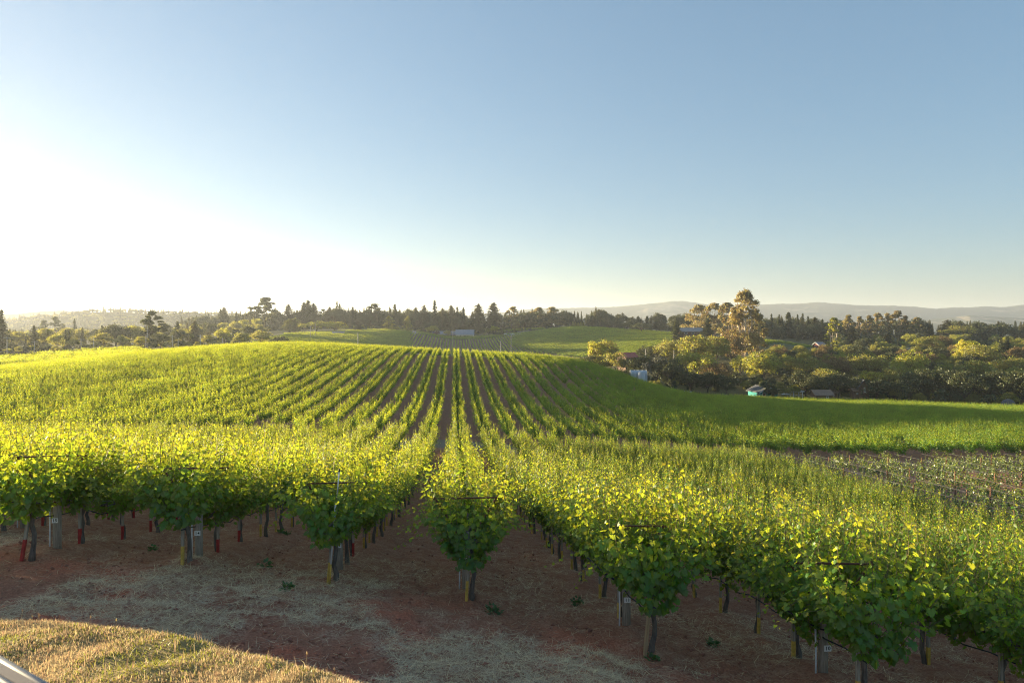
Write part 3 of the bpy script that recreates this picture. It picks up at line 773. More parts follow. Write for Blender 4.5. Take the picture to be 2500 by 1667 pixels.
def make_oak(seed, mat, h=12., w=14., size=.44, per=125, nb=34, open_=0.0):
    rng = np.random.default_rng(seed); g = Geo(); bl = []
    top = tube_np(g, (0, 0, -.3), (rng.normal() * .3, rng.normal() * .3, h * .34), .03 * h, .022 * h, rng)
    for i in range(nb):
        D = sphere_dirs(rng, 1)[0]; D[2] = abs(D[2]) if rng.random() < .75 else D[2] * .6
        f = rng.uniform(.45, .86); c = np.array((D[0] * w / 2 * f, D[1] * w / 2 * f, h * .50 + D[2] * h * .44 * f))
        c[2] = max(c[2], h * .20)
        r = rng.uniform(.10, .19) * w; bl.append((c, (r, r, r * .78)))
        if i % 3 == 0: tube_np(g, top[-1] - np.array((0, 0, rng.uniform(0, h * .12))), c, .012 * h, .003 * h, rng, 5, .12)
    return crown_mesh('crown', rng, bl, per, size, mat, .3), g.mesh('trunk', True), h, w
def make_conifer(seed, mat, h=26., w=8., size=1.05, levels=50, base=.06, pw=.8, gap=.0, per=6):
    rng = np.random.default_rng(seed); g = Geo()
    P = tube_np(g, (0, 0, -.4), (0, 0, h * .97), .017 * h, .003 * h, rng, 7, .006, 5)
    C, T, Nn, sz = [], [], [], []
    asym = rng.uniform(0, 6.28); lv = np.linspace(base, .985, levels)
    for t in lv:
        rad = w / 2 * (1 - (t - base) / (1 - base)) ** pw * rng.uniform(.72, 1.12) + .22
        if rng.random() < gap: rad *= rng.uniform(.25, .5)
        nb = max(4, int(per + rad * 1.4))
        for b in range(nb):
            a = rng.uniform(0, 6.28); rb = rad * rng.uniform(.65, 1.1) * (1 + .16 * math.cos(a - asym))
            m = max(2, int(rb / size * 2.1))
            for q in range(m):
                f = (q + .6) / m; p = (math.cos(a) * rb * f, math.sin(a) * rb * f, h * t - rb * f * f * .22 + rng.normal() * .12)
                C.append(p); Nn.append((math.cos(a) * .55 + rng.normal() * .35, math.sin(a) * .55 + rng.normal() * .35, .8)); T.append((math.cos(a) + rng.normal() * .4, math.sin(a) + rng.normal() * .4, -.35)); sz.append(size * rng.uniform(.6, 1.3))
    C.append((0, 0, h)); Nn.append((1, 0, 0)); T.append((0, 0, -1)); sz.append(size)
    C, T, Nn, sz = [np.array(q, float) for q in (C, T, Nn, sz)]
    V, Fa, k = leaves(C - .4 * sz[:, None] * T / np.linalg.norm(T, axis=1, keepdims=True), T, Nn, sz, 1)
    me = foreach_mesh('crown', V, Fa); me.materials.append(mat); return me, g.mesh('trunk', True), h, w
def make_euc(seed, mat, h=30., w=16., size=.95, per=95, trunks=2, nb=40, low=.14, cone=False):
    rng = np.random.default_rng(seed); g = Geo(); bl = []; tops = []
    for t in range(trunks):
        a = 6.28 * t / trunks + rng.uniform(0, 1.5); sp = .10 * w * (trunks > 1)
        P = tube_np(g, (math.cos(a) * sp * .3, math.sin(a) * sp * .3, -.5), (math.cos(a) * sp * 1.9, math.sin(a) * sp * 1.9, h * rng.uniform(.62, .9)), (.020 if cone else .013) * h, .005 * h, rng, 8, .05, 7); tops.append(P)
    for i in range(nb):
        P = tops[i % trunks]; j = rng.integers(2, len(P)); st = np.array(P[j])
        f = rng.uniform(low, 1.0); zz = h * f
        prof = math.sin(min(1, (f - low + .12) / (1.05 - low)) * math.pi) ** .6
        if cone: prof = np.interp(f, [low, .3, .5, .72, .85, 1.0], [.5, .85, 1.0, .8, .5, .28])
        a = rng.uniform(0, 6.28); rr = w / 2 * prof * rng.uniform(.35, .95)
        c = np.array((math.cos(a) * rr, math.sin(a) * rr, min(zz, h * .955)))
        r = rng.uniform(.06, .135) * w * (.8 if cone else 1); bl.append((c, (r * rng.uniform(.8, 1.3), r * rng.uniform(.8, 1.3), r * rng.uniform(.6, 1.1))))
        if st[2] < c[2] + 2 and i % 2 == 0: tube_np(g, st, c, .0045 * h, .0015 * h, rng, 5, .12)
    return crown_mesh('crown', rng, bl, per, size, mat, .9), g.mesh('trunk', True), h, w
def make_bush(seed, mat, h=3., w=4., size=.4, per=60, nb=12):
    rng = np.random.default_rng(seed); bl = []
    for i in range(nb):
        a = rng.uniform(0, 6.28); q = rng.uniform(0, .36) * w
        r = rng.uniform(.14, .24) * w; bl.append(((math.cos(a) * q, math.sin(a) * q, rng.uniform(.25, .80) * h), (r, r, r * .7)))
    g = Geo(); g.tube([(0, 0, -.2), (0, 0, h * .5)], .06, 5); return crown_mesh('crown', rng, bl, per, size, mat), g.mesh('trunk'), h, w
PRO = {
 'fir': [make_conifer(400 + i, M['conifer'], 26, 10, pw=.75, gap=.08) for i in range(3)],
 'spire': [make_conifer(410 + i, M['conifer'], 28, 7, pw=.85, gap=.15, levels=40) for i in range(2)],
 'redwood': [make_conifer(420 + i, M['redwood'], 28, 11, pw=.52, levels=54) for i in range(4)],
 'cypress': [make_conifer(430, M['conifer'], 18, 7, pw=.5, levels=46, base=.01)],
 'pine': [make_euc(440 + i, M['conifer'], 24, 13, size=.9, trunks=1, nb=34, low=.2) for i in range(2)],
 'oak': [make_oak(450 + i, M['oak']) for i in range(4)],
 'darkoak': [make_oak(460 + i, M['darkoak'], nb=40) for i in range(3)],
 'lightoak': [make_oak(470 + i, M['lightoak']) for i in range(3)],
 'gold': [make_oak(480 + i, M['gold'], 12, 9, nb=26) for i in range(2)],
 'rust': [make_oak(490 + i, M['rust']) for i in range(2)],
 'euc': [make_euc(500 + i, M['euc'], 30, 15) for i in range(4)],
 'eucwide': [make_euc(510, M['euc'], 28, 26, nb=56, trunks=4)],
 'eucyel': [make_euc(515, M['lightoak'], 30, 14, nb=36, trunks=2, low=.12)],
 'hero': [make_euc(528, M['euc'], 37, 22, size=.75, per=95, trunks=4, nb=110, low=.16, cone=True)],
 'poplar': [make_conifer(530, M['gold'], 16, 5, size=.6, pw=.45, levels=40, base=.05)],
 'birch': [make_conifer(535, M['lightoak'], 18, 6, size=.6, pw=.4, levels=44, base=.12)],
 'grey': [make_oak(540, M['greyleaf'], 11, 12, nb=22, per=60)],
 'bush': [make_bush(550 + i, M['oak']) for i in range(3)],
 'darkbush': [make_bush(555 + i, M['darkoak']) for i in range(2)],
 'purplebush': [make_bush(558, plain('purple_brown_leaves', (.045, .026, .026), .9, vary=.4))],
}
for k_, v_ in PRO.items():
    for pm in v_:
        if not len(pm[1].materials): pm[1].materials.append(M['palebark'] if k_ in ('hero', 'eucyel') else M['eucbark'] if k_ in ('euc', 'eucwide') else M['bark'])
_tn = 0
TREE_NAME = dict(fir='fir_tree', spire='fir_tree', redwood='redwood_tree', cypress='cypress_tree', pine='pine_tree', oak='oak_tree', darkoak='oak_tree', lightoak='broadleaf_tree', gold='yellow_tree', rust='broadleaf_tree', euc='eucalyptus_tree', eucwide='eucalyptus_tree', eucyel='eucalyptus_tree', hero='eucalyptus_tree', poplar='poplar_tree', birch='birch_tree', grey='broadleaf_tree', bush='shrub', darkbush='shrub', purplebush='shrub')
HLOG = []
def tree(dx, dy, d, kind, w, label, group=None, minh=3.0):
    """a tree whose top shows at (dx, dy) of the 2352 px wide view, d metres away, w metres wide"""
    global _tn
    _tn += 1
    px, py = dx * S, dy * S; X, Y = xy(px, d); X = float(X); Y = float(Y); z = g1(X, Y)
    h = max(minh, zat(py, d) - z); HLOG.append((label[:40], round(h, 1)))
    cr, tr, H, W_ = PRO[kind][_tn % len(PRO[kind])]
    t = thing(TREE_NAME[kind], label, 'shrub' if 'bush' in kind else 'tree', (X, Y, z), (_tn * 2.399) % 6.28, group)
    if group == GR: w *= 1.3
    elif 'oak' in kind or kind in ('rust', 'gold'): w = min(w, 1.2 * h)
    t.scale = (w / W_, w / W_, h / H)
    ob('trunk', tr, None, t); ob('crown', cr, None, t, kind='stuff')
    return t
GL, GR, GE, GO = 'trees in the valley at left', 'trees of the ridge line', 'eucalyptus grove at right', 'trees along the gully at right'
T_ = tree
# left valley
T_(3, 712, 300, 'fir', 11, 'tall dark conifer cut by the left edge of the photo', GL)
T_(78, 748, 330, 'fir', 9, 'stout conical conifer standing alone near the left edge', GL)
T_(101, 736, 620, 'pine', 14, 'hazy flat topped tree, left of a pair on the valley floor', GL)
T_(126, 729, 620, 'pine', 18, 'hazy flat topped tree, right and larger of a pair on the valley floor', GL)
T_(171, 732, 600, 'fir', 9, 'hazy narrow conifer in front of the pale strip of field at left', GL)
T_(129, 765, 330, 'lightoak', 9, 'yellow lit round tree left of the two small dark conifers', GL)
T_(150, 757, 335, 'fir', 5, 'left one of two small dark conifers touching each other', GL)
T_(158, 759, 338, 'fir', 5, 'right one of two small dark conifers touching each other', GL)
T_(172, 775, 326, 'oak', 10, 'dark round tree right of the two small conifers', GL)
T_(234, 747, 420, 'fir', 7, 'narrow conifer behind the brownish oak at left', GL)
T_(265, 740, 360, 'darkoak', 20, 'large dark domed oak behind the brownish oak at left', GL)
T_(238, 762, 335, 'oak', 17, 'brownish sunlit oak in front of the large domed oak', GL)
T_(280, 768, 330, 'oak', 14, 'olive green oak filling the gap right of the brownish oak', GL)
T_(348, 717, 345, 'pine', 15, 'tall pine standing above two round oaks at left', GL)
T_(343, 726, 346, 'fir', 12, 'bushy dark conifer pressed against the tall pine', GL)
T_(324, 771, 305, 'oak', 9, 'small round oak left below the tall pine', GL)
T_(368, 763, 305, 'darkoak', 15, 'round dark oak right below the tall pine', GL)
T_(408, 738, 430, 'fir', 11, 'dark conifer left of the two power poles on the hill crest', GL)
T_(448, 737, 410, 'redwood', 11, 'ragged brown green conifer just left of the tallest crest pole', GL)
T_(514, 752, 380, 'lightoak', 11, 'pale green round tree with a bare stem above the hill crest', GL)
T_(556, 762, 400, 'lightoak', 22, 'low spreading grey green orchard tree on the crest, left one', GL)
T_(600, 756, 420, 'oak', 22, 'rounded olive tree on the crest, below the open crowned giant', GL)
T_(640, 768, 400, 'darkoak', 18, 'low dark oak at the left end of the green vine field', GL)
T_(480, 768, 360, 'oak', 13, 'brownish bush like oak between two crest poles', GL)
# ridge line, left to right
T_(506, 709, 720, 'fir', 10, 'small pointed conifer, left of a close pair at the left end of the ridge', GR)
T_(514, 706, 725, 'redwood', 14, 'broad pointed conifer, right of a close pair at the left end of the ridge', GR)
T_(576, 707, 720, 'fir', 11, 'pointed conifer two left of the open crowned giant', GR)
T_(590, 712, 730, 'spire', 8, 'thin conifer touching the left side of the open crowned giant', GR)
T_(610, 684, 710, 'pine', 27, 'open crowned giant tree rising above the left ridge', GR)
T_(632, 707, 725, 'spire', 9, 'thin conifer touching the right side of the open crowned giant', GR)
T_(662, 699, 720, 'redwood', 15, 'rounded redwood standing alone right of the open crowned giant', GR)
T_(682, 712, 740, 'fir', 11, 'short fir in the dip right of the lone rounded redwood', GR)
T_(698, 694, 715, 'redwood', 14, 'left peak of the tight clump of three tall redwoods', GR)
T_(707, 689, 718, 'redwood', 14, 'middle and highest peak of the tight clump of three redwoods', GR)
T_(720, 697, 716, 'redwood', 17, 'right peak of the tight clump of three redwoods', GR)
T_(742, 711, 725, 'pine', 12, 'ragged round topped pine right of the redwood clump', GR)
T_(757, 705, 720, 'redwood', 14, 'rounded cone shaped redwood left of the thin twin spires', GR)
T_(774, 692, 720, 'spire', 8, 'taller left one of the thin twin spires', GR)
T_(780, 698, 722, 'spire', 8, 'shorter right one of the thin twin spires', GR)
T_(793, 715, 735, 'fir', 10, 'low fir right of the thin twin spires', GR)
T_(810, 705, 720, 'fir', 13, 'ragged fir between the twin spires and the layered cedar', GR)
T_(830, 716, 725, 'redwood', 17, 'blunt broad redwood left of the layered cedar', GR)
T_(860, 698, 705, 'pine', 18, 'layered dark cedar with a flat top on the ridge', GR)
T_(884, 712, 730, 'fir', 11, 'fir just right of the layered cedar', GR)
T_(907, 699, 715, 'spire', 12, 'sharp dark fir standing clear above the yellow poplars', GR)
T_(936, 709, 730, 'fir', 11, 'fir above the right yellow poplar', GR)
T_(955, 706, 725, 'redwood', 12, 'redwood left of the dense block of dark conifers', GR)
T_(975, 701, 722, 'redwood', 14, 'round topped redwood at the left end of the dense block', GR)
T_(998, 690, 715, 'spire', 11, 'highest sharp spire in the middle of the ridge', GR)
T_(1016, 707, 730, 'redwood', 12, 'redwood right beside the highest sharp spire', GR)
T_(1036, 701, 722, 'redwood', 14, 'broad redwood above the left part of the grey barn', GR)
T_(1050, 705, 730, 'fir', 10, 'narrow fir above the middle of the grey barn', GR)
T_(1064, 706, 726, 'fir', 11, 'narrow fir above the right part of the grey barn', GR)
T_(1099, 698, 700, 'redwood', 20, 'broad dark conifer, left of two big cones right of the barn', GR)
T_(1134, 695, 700, 'redwood', 20, 'broad dark conifer, right of two big cones right of the barn', GR)
T_(1177, 702, 700, 'euc', 17, 'bare limbed forked eucalyptus right of the two big cones', GR)
T_(1205, 716, 720, 'darkoak', 22, 'low dark tree between the forked eucalyptus and the brown domes', GR)
T_(1238, 706, 720, 'euc', 18, 'brown domed eucalyptus, left of two beside each other', GR)
T_(1268, 707, 720, 'eucwide', 22, 'brown domed eucalyptus, right of two beside each other', GR)
T_(1300, 722, 730, 'darkoak', 22, 'dark tree sloping down right of the brown domes', GR)
T_(1316, 722, 740, 'fir', 10, 'small fir at the right end of the dark ridge wood', GR)
T_(1361, 724, 690, 'cypress', 10, 'sharp dark cypress at the top of the sunlit vineyard hill', GR)
T_(666, 731, 600, 'birch', 16, 'pale green feathery trees in front of the left ridge, left half', GR)
T_(678, 730, 598, 'birch', 11, 'pale green feathery trees in front of the left ridge, right half', GR)
T_(726, 737, 590, 'lightoak', 24, 'broad light green tree above the left end of the vine field', GR)
T_(766, 737, 585, 'lightoak', 21, 'light green tree left above the small pale shed', GR)
T_(822, 745, 600, 'fir', 11, 'small green conifer right of the small pale shed', GR)
T_(893, 726, 640, 'poplar', 12, 'yellow poplar, left one of two below the sharp fir', GR)
T_(937, 726, 640, 'poplar', 9, 'yellow poplar, right one of two below the sharp fir', GR)
T_(976, 737, 660, 'fir', 12, 'small reddish conifer just left of the barn trees', GR)
# around the barn
T_(987, 748, 648, 'gold', 10, 'yellow round tree at the left end of the grey barn', 'trees round the grey barn')
T_(996, 746, 652, 'lightoak', 12, 'olive round tree behind the yellow tree at the barn', 'trees round the grey barn')
T_(1004, 759, 644, 'rust', 8, 'small orange tree between the two round trees at the barn', 'trees round the grey barn')
T_(1028, 757, 646, 'oak', 9, 'bushy tree in front of the middle of the grey barn', 'trees round the grey barn')
T_(1137, 745, 652, 'gold', 10, 'tall yellow tree right of the grey barn', 'trees round the grey barn')
T_(1122, 752, 656, 'oak', 15, 'wide green tree right of the grey barn below the yellow one', 'trees round the grey barn')
T_(1150, 762, 646, 'darkbush', 16, 'low dark hedge between the yellow tree and the white sheds', 'trees round the grey barn')
for i, dx in enumerate((1316, 1322, 1328, 1334, 1340)):
    T_(dx, 739 + (i % 3), 670, 'poplar', 5, '%s of five small yellow poplars in a row above the sunlit vineyard hill' % ORD[i], 'row of small yellow poplars')
# tree line right of centre
for i, (dx, dy, kd, lb) in enumerate(((1466, 726, 'fir', 'lit conifer at the left end of the row above the grey roofed house'), (1486, 726, 'fir', 'second lit conifer of the row above the grey roofed house'), (1507, 728, 'redwood', 'third and bushiest lit conifer of the row above the grey roofed house'), (1528, 727, 'fir', 'fourth lit conifer of the row above the grey roofed house'), (1543, 727, 'spire', 'thin lit conifer at the right end of the row above the grey roofed house'))):
    T_(dx, dy, 720, kd, 12, lb, GR)
T_(1440, 738, 620, 'darkoak', 12, 'dark round tree behind the top of the sunlit vineyard hill', GR)
T_(1473, 740, 600, 'darkoak', 16, 'dark domed tree at the right end of the sunlit vineyard hill', GR)
T_(1400, 734, 740, 'darkoak', 26, 'long low dark wood behind the sunlit vineyard hill, left part', GR)
T_(1428, 737, 735, 'fir', 14, 'low dark conifer behind the sunlit vineyard hill', GR)
T_(1554, 734, 480, 'cypress', 10, 'dark columnar conifer left of the grey roofed house', GE)
T_(1625, 731, 470, 'cypress', 12, 'dark columnar conifer right of the grey roofed house', GE)
T_(1605, 703, 540, 'eucwide', 30, 'brown eucalyptus at the left end of the big grove', GE)
T_(1640, 699, 530, 'eucwide', 28, 'brown eucalyptus in the middle of the big grove', GE)
T_(1668, 691, 480, 'euc', 20, 'brown eucalyptus leaning against the left of the tallest one', GE)
T_(1712, 668, 352, 'hero', 21, 'tallest eucalyptus with pale bare trunks and an open crown', GE)
T_(1686, 706, 356, 'euc', 14, 'left hand side stem of leaves below the tallest eucalyptus crown', GE)
T_(1736, 711, 360, 'euc', 12, 'lower brown eucalyptus on the right of the tallest one', GE)
T_(1680, 760, 340, 'rust', 16, 'brown leafy suckers round the foot of the tallest eucalyptus', GE)
# gully trees from the white greenhouse to the teal house
T_(1372, 772, 290, 'gold', 9, 'sunlit yellow half of the two toned tree beside the ruled field', GO)  # two halves of one tree; sunlight and shade put into the leaf colours
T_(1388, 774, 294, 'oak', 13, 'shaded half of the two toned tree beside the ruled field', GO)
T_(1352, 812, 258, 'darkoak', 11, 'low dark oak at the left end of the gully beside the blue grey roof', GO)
T_(1380, 812, 256, 'oak', 14, 'low brownish oak below the two toned tree', GO)
T_(1417, 803, 250, 'oak', 10, 'small oak left of the red roof', GO)
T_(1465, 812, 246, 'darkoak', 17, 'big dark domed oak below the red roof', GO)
T_(1486, 790, 345, 'darkoak', 13, 'dark domed tree standing alone on the vineyard slope', GO)
T_(1509, 806, 240, 'grey', 13, 'greyish thin leaved tree with a dark forked trunk', GO)
T_(1540, 818, 238, 'darkoak', 12, 'dark oak right of the greyish thin leaved tree', GO)
T_(1535, 775, 340, 'oak', 18, 'pale olive oak behind the thin white pole', GO)
T_(1597, 765, 310, 'oak', 24, 'large round oak below the columnar conifer, lit from the left', GO)
T_(1640, 768, 320, 'oak', 18, 'olive oak between the large round oak and the tallest eucalyptus', GO)
T_(1575, 800, 275, 'lightoak', 13, 'yellow green oak at the left end of the sunlit oak bank', GO)
T_(1612, 806, 270, 'lightoak', 18, 'yellow green spreading oak in the middle of the sunlit oak bank', GO)
T_(1650, 828, 262, 'rust', 17, 'orange brown oak in front of the tallest eucalyptus', GO)
T_(1585, 848, 245, 'darkoak', 12, 'shaded shrubby oak at the field edge, leftmost below the sunlit bank', GO)  # shade on the shrubby field edge oaks is put into the dark leaf colour
T_(1625, 852, 243, 'darkoak', 14, 'shaded shrubby oak at the field edge, second below the sunlit bank', GO)
T_(1668, 858, 240, 'darkoak', 15, 'shaded shrubby oak at the field edge, just left of the teal house', GO)
T_(1748, 807, 285, 'lightoak', 18, 'big green tree with a yellow top behind the teal house', GO)
T_(1757, 806, 283, 'gold', 6, 'bright yellow leafy top above the teal house', GO)
T_(1762, 790, 420, 'lightoak', 8, 'small pale yellow tree on the shaded vine slope', GO)
T_(1700, 815, 300, 'lightoak', 10, 'yellow green tree at the foot of the tallest eucalyptus', GO)
T_(1795, 800, 400, 'oak', 14, 'low olive trees on the slope below the red barn', GO)
# right hand bank, sunlit middle band
mid = [(1832, 818, 300, 'oak', 13, 'sunlit brown oak, leftmost of the middle band right of the teal house'), (1866, 817, 296, 'oak', 14, 'sunlit oak with a pointed top, second of the middle band'),
 (1897, 842, 262, 'oak', 14, 'yellowish oak hanging into the shade above the brown shed roof'), (1925, 815, 300, 'rust', 12, 'pale brown tree below the tall yellow lit eucalyptus'),
 (1956, 808, 310, 'oak', 12, 'sunlit olive tree left below the long ranch roof'), (1985, 808, 305, 'oak', 16, 'broad olive oak in front of the long ranch roof'),
 (2016, 811, 300, 'oak', 15, 'olive oak in front of the middle of the ranch house'), (2087, 802, 290, 'lightoak', 18, 'brightest yellow green oak right below the ranch house'),
 (2000, 843, 270, 'gold', 9, 'small bright yellow tree low in the sunlit middle band'), (2047, 838, 275, 'oak', 13, 'tan oak left below the brightest yellow green oak'),
 (2062, 828, 282, 'lightoak', 13, 'yellow green oak touching the brightest one on its left')]
for a in mid: T_(*a, GO)
T_(2044, 789, 450, 'lightoak', 26, 'pale yellow green willow like tree behind the ranch house', GO)
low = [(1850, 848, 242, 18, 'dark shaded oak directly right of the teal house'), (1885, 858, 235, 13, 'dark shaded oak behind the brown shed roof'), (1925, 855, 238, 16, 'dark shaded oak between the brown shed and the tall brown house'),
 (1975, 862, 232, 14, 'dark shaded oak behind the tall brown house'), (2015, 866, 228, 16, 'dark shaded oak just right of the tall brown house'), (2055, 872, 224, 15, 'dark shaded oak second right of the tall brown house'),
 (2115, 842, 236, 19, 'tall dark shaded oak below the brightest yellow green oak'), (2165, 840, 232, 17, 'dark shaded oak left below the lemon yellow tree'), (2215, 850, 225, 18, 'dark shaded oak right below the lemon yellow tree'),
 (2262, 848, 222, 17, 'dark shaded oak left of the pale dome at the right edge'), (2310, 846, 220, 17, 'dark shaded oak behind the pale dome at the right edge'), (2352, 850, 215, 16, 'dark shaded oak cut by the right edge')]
for a in low: T_(a[0], a[1], a[2], 'darkoak', a[3], a[4], GO)  # darker leaf colour carries the hill's shade on these low oaks
T_(2225, 768, 345, 'gold', 12, 'lemon yellow tree, the brightest on the right hand bank', GO)
T_(2205, 800, 335, 'gold', 9, 'lower left branch mass of lemon yellow leaves on the right hand bank', GO)
T_(2258, 786, 330, 'oak', 20, 'broad golden olive tree right of the lemon yellow tree', GO)
T_(2299, 774, 380, 'fir', 7, 'dark conifer right of the golden olive tree, left of two', GO)
T_(2314, 772, 380, 'fir', 10, 'dark conifer right of the golden olive tree, right of two', GO)
T_(2346, 792, 340, 'rust', 14, 'brown leafy tree at the right edge', GO)
T_(2320, 815, 290, 'oak', 18, 'olive oak at the right edge in the sunlit band', GO)
T_(2240, 822, 280, 'oak', 18, 'golden olive oak under the lemon yellow tree', GO)
# right ridge
for i, (dx, dy, kd, w, lb) in enumerate(((1772, 721, 'fir', 10, 'dark fir just right of the tallest eucalyptus'), (1790, 722, 'fir', 10, 'second fir right of the tallest eucalyptus'), (1811, 717, 'cypress', 13, 'highest dark conifer of the group right of the tallest eucalyptus'),
 (1832, 722, 'fir', 10, 'thin fir right of the highest dark conifer'), (1844, 720, 'spire', 9, 'sharp thin spire right of the highest dark conifer'), (1856, 726, 'fir', 10, 'fir between the sharp spire and the lit eucalyptus'), (1872, 728, 'redwood', 14, 'bushy dark conifer behind the red barn'), (1889, 733, 'fir', 11, 'pointed fir touching the tall yellow lit eucalyptus'))):
    T_(dx, dy, 600, kd, w, lb, 'conifers behind the red barn')
T_(1915, 731, 430, 'eucyel', 15, 'tall yellow lit eucalyptus right of the red barn', GE)
for i, (dx, dy, w) in enumerate(((1949, 724, 14), (1974, 727, 12), (1996, 725, 12), (2017, 716, 15), (2038, 720, 12), (2062, 714, 19), (2080, 726, 13), (2107, 726, 15))):
    T_(dx, dy, 560, 'euc', w, '%s from the left in the row of tall brown eucalyptus on the right ridge' % ORD[i], 'row of eucalyptus on the right ridge')
T_(1957, 749, 480, 'redwood', 13, 'sunlit green conifer below the row of brown eucalyptus', GE)
T_(2040, 764, 480, 'redwood', 11, 'sunlit small conifer above the ranch house', GE)
T_(2136, 745, 540, 'fir', 14, 'dark fir right of the row of brown eucalyptus', GE)
T_(2177, 735, 620, 'redwood', 18, 'brown domed conifer on the skyline at right', GR)
T_(2208, 745, 600, 'oak', 24, 'olive tree on the skyline right of the brown domed conifer', GR)
T_(2245, 741, 620, 'fir', 13, 'dark conifer, left of a pair on the far right skyline', GR)
T_(2262, 743, 620, 'redwood', 14, 'dark conifer, right of a pair on the far right skyline', GR)
T_(2296, 743, 600, 'darkoak', 26, 'dark domed tree on the far right skyline', GR)
T_(2143, 767, 420, 'oak', 12, 'lit olive tree left of the bare slope at right', GO)
T_(2162, 769, 425, 'rust', 14, 'brown tree behind the bare slope at right', GO)
T_(30, 806, 262, 'purplebush', 20, 'dark purple brown hedge at the foot of the left edge conifer')

# ------------------------------------------------------------------ woods that read as one mass
CR = {k: [pm[0] for pm in v] for k, v in PRO.items()}
def mass(name, label, poly, kinds, n, hmin, hmax, seed, wfac=.8, z_extra=None):
    rg = np.random.default_rng(seed); P = np.array(poly, float); ms = []; Hs = []
    for kd in kinds:
        for pm in PRO[kd]: ms.append(pm[0]); Hs.append(pm[2])
    coll = proto_collection('mass_' + name, ms)
    px = rg.uniform(P[:, 0].min(), P[:, 0].max(), n * 4); d = np.exp(rg.uniform(np.log(P[:, 1].min()), np.log(P[:, 1].max()), n * 4))
    m = inpoly(px, d, poly); px, d = px[m][:n], d[m][:n]; n = len(px)
    X, Y = xy(px, d); Z = gz(X, Y) if z_extra is None else z_extra(X, Y)
    pk = rg.integers(0, len(ms), n); h = rg.uniform(hmin, hmax, n); s = h / np.array(Hs)[pk]
    return scatter(name, np.stack([X, Y, Z - .3], 1), rg.uniform(0, 6.28, n), np.stack([s * wfac, s * wfac, s], 1), pk, coll, label, 'trees')
mass('ridge_wood', 'dark wood filling in below the ridge line trees', [(440, 735), (900, 700), (1500, 720), (1500, 860), (440, 880)], ['redwood', 'fir', 'darkoak'], 520, 9, 24, 1)
mass('ridge_edge_shrubs', 'grey green scrub along the foot of the ridge wood', [(860, 660), (1000, 668), (1450, 675), (1450, 705), (860, 700)], ['bush', 'darkbush', 'grey'], 170, 2.0, 4.0, 2)
mass('valley_wood', 'hazy wood on the valley floor at left', [(-250, 350), (200, 380), (450, 400), (640, 440), (680, 700), (640, 1050), (-250, 1050)], ['oak', 'darkoak', 'redwood', 'fir', 'lightoak'], 420, 6, 14, 3)
mass('valley_scrub', 'scrub behind the dark vine strip at left', [(-200, 268), (90, 275), (350, 295), (650, 380), (640, 440), (-200, 360)], ['bush', 'oak', 'darkbush'], 170, 2.0, 4.5, 4)
mass('right_ridge_wood', 'dark conifer wood on the right hand ridge', [(1440, 740), (1700, 600), (1900, 560), (2560, 600), (2560, 900), (1440, 880)], ['redwood', 'fir', 'darkoak'], 480, 9, 19, 5)
mass('right_slope_wood', 'mixed trees on the slope round the ranch house', [(2010, 470), (2250, 420), (2560, 350), (2560, 560), (2010, 550)], ['oak', 'darkoak', 'lightoak', 'fir'], 190, 5, 11, 6)
mass('gully_scrub', 'dark undergrowth along the gully behind the field', [(1500, 215), (1700, 246), (2250, 220), (2600, 200), (2600, 300), (2050, 320), (1830, 300), (1560, 290)], ['darkbush', 'darkoak', 'oak'], 330, 3, 7.0, 7)
mass('gully_wood', 'olive oaks filling the middle of the right hand bank', [(1830, 300), (2050, 300), (2560, 270), (2560, 350), (2200, 400), (1860, 400)], ['oak', 'rust', 'lightoak', 'darkoak'], 210, 6, 11, 8)
mass('slope_scrub', 'low olive scrub between the vineyard hill and the eucalyptus grove', [(1560, 320), (1640, 350), (1860, 380), (1860, 430), (1700, 470), (1580, 400)], ['oak', 'bush'], 60, 4, 8, 9)

# ------------------------------------------------------------------ hills and mountains
def ridge(name, prof, d0, depth, mat, n=220, m=18, base=-34, seed=0, rough=.25, crinkle=0.0):
    P = np.array(prof, float) * S; px = np.linspace(P[0, 0], P[-1, 0], n)
    py = np.interp(px, P[:, 0], P[:, 1]); H = zat(py, d0) - base
    V = []; t = np.linspace(-1, 1, m)
    X0, Y0 = xy(px, d0)
    un = np.stack([X0, Y0], 1); ln = np.linalg.norm(un, axis=1, keepdims=True); un = un / ln
    for q in t:
        X = X0 + un[:, 0] * q * depth; Y = Y0 + un[:, 1] * q * depth
        k = (1 - abs(q)) ** 1.15
        nz = fbm(X, Y, 6.0 / depth, 4, seed) - .5
        z = base + H * k * (1 + rough * 2.2 * nz * (1 - k)) + (crinkle * (vnoise(px, px * 0, .35, seed + 5) - .3) * k)
        V.append(np.stack([X, Y, z if abs(q) < .999 else np.full(n, base - 6.0)], 1))
    V = np.concatenate(V); i, j = np.meshgrid(np.arange(n - 1), np.arange(m - 1)); q = (j * n + i).ravel()
    me = foreach_mesh(name, V, np.stack([q, q + 1, q + n + 1, q + n], 1)); smooth(me)
    return ob(name, me, mat, kind='structure'), V.reshape(m, n, 3)
def hill_mat(name, a, b, sc, thr=(.45, .6)):
    m, nt, N, L, out = newmat(name); tc = N.new('ShaderNodeTexCoord'); n = noise(N, L, tc.outputs['Object'], sc, 6, .62)
    p = N.new('ShaderNodeBsdfDiffuse'); L.new(ramp(N, L, n, [(thr[0], a), (thr[1], b)]), p.inputs[0]); L.new(p.outputs[0], out.inputs[0]); return m
M['hillwood'] = hill_mat('wooded_hill', (.030, .040, .018), (.075, .075, .032), .03)
M['mount'] = hill_mat('far_mountain', (.09, .10, .075), (.36, .30, .20), .0034, (.54, .68))
M['mount2'] = hill_mat('dry_foothill', (.09, .10, .06), (.46, .36, .24), .0055, (.50, .62))
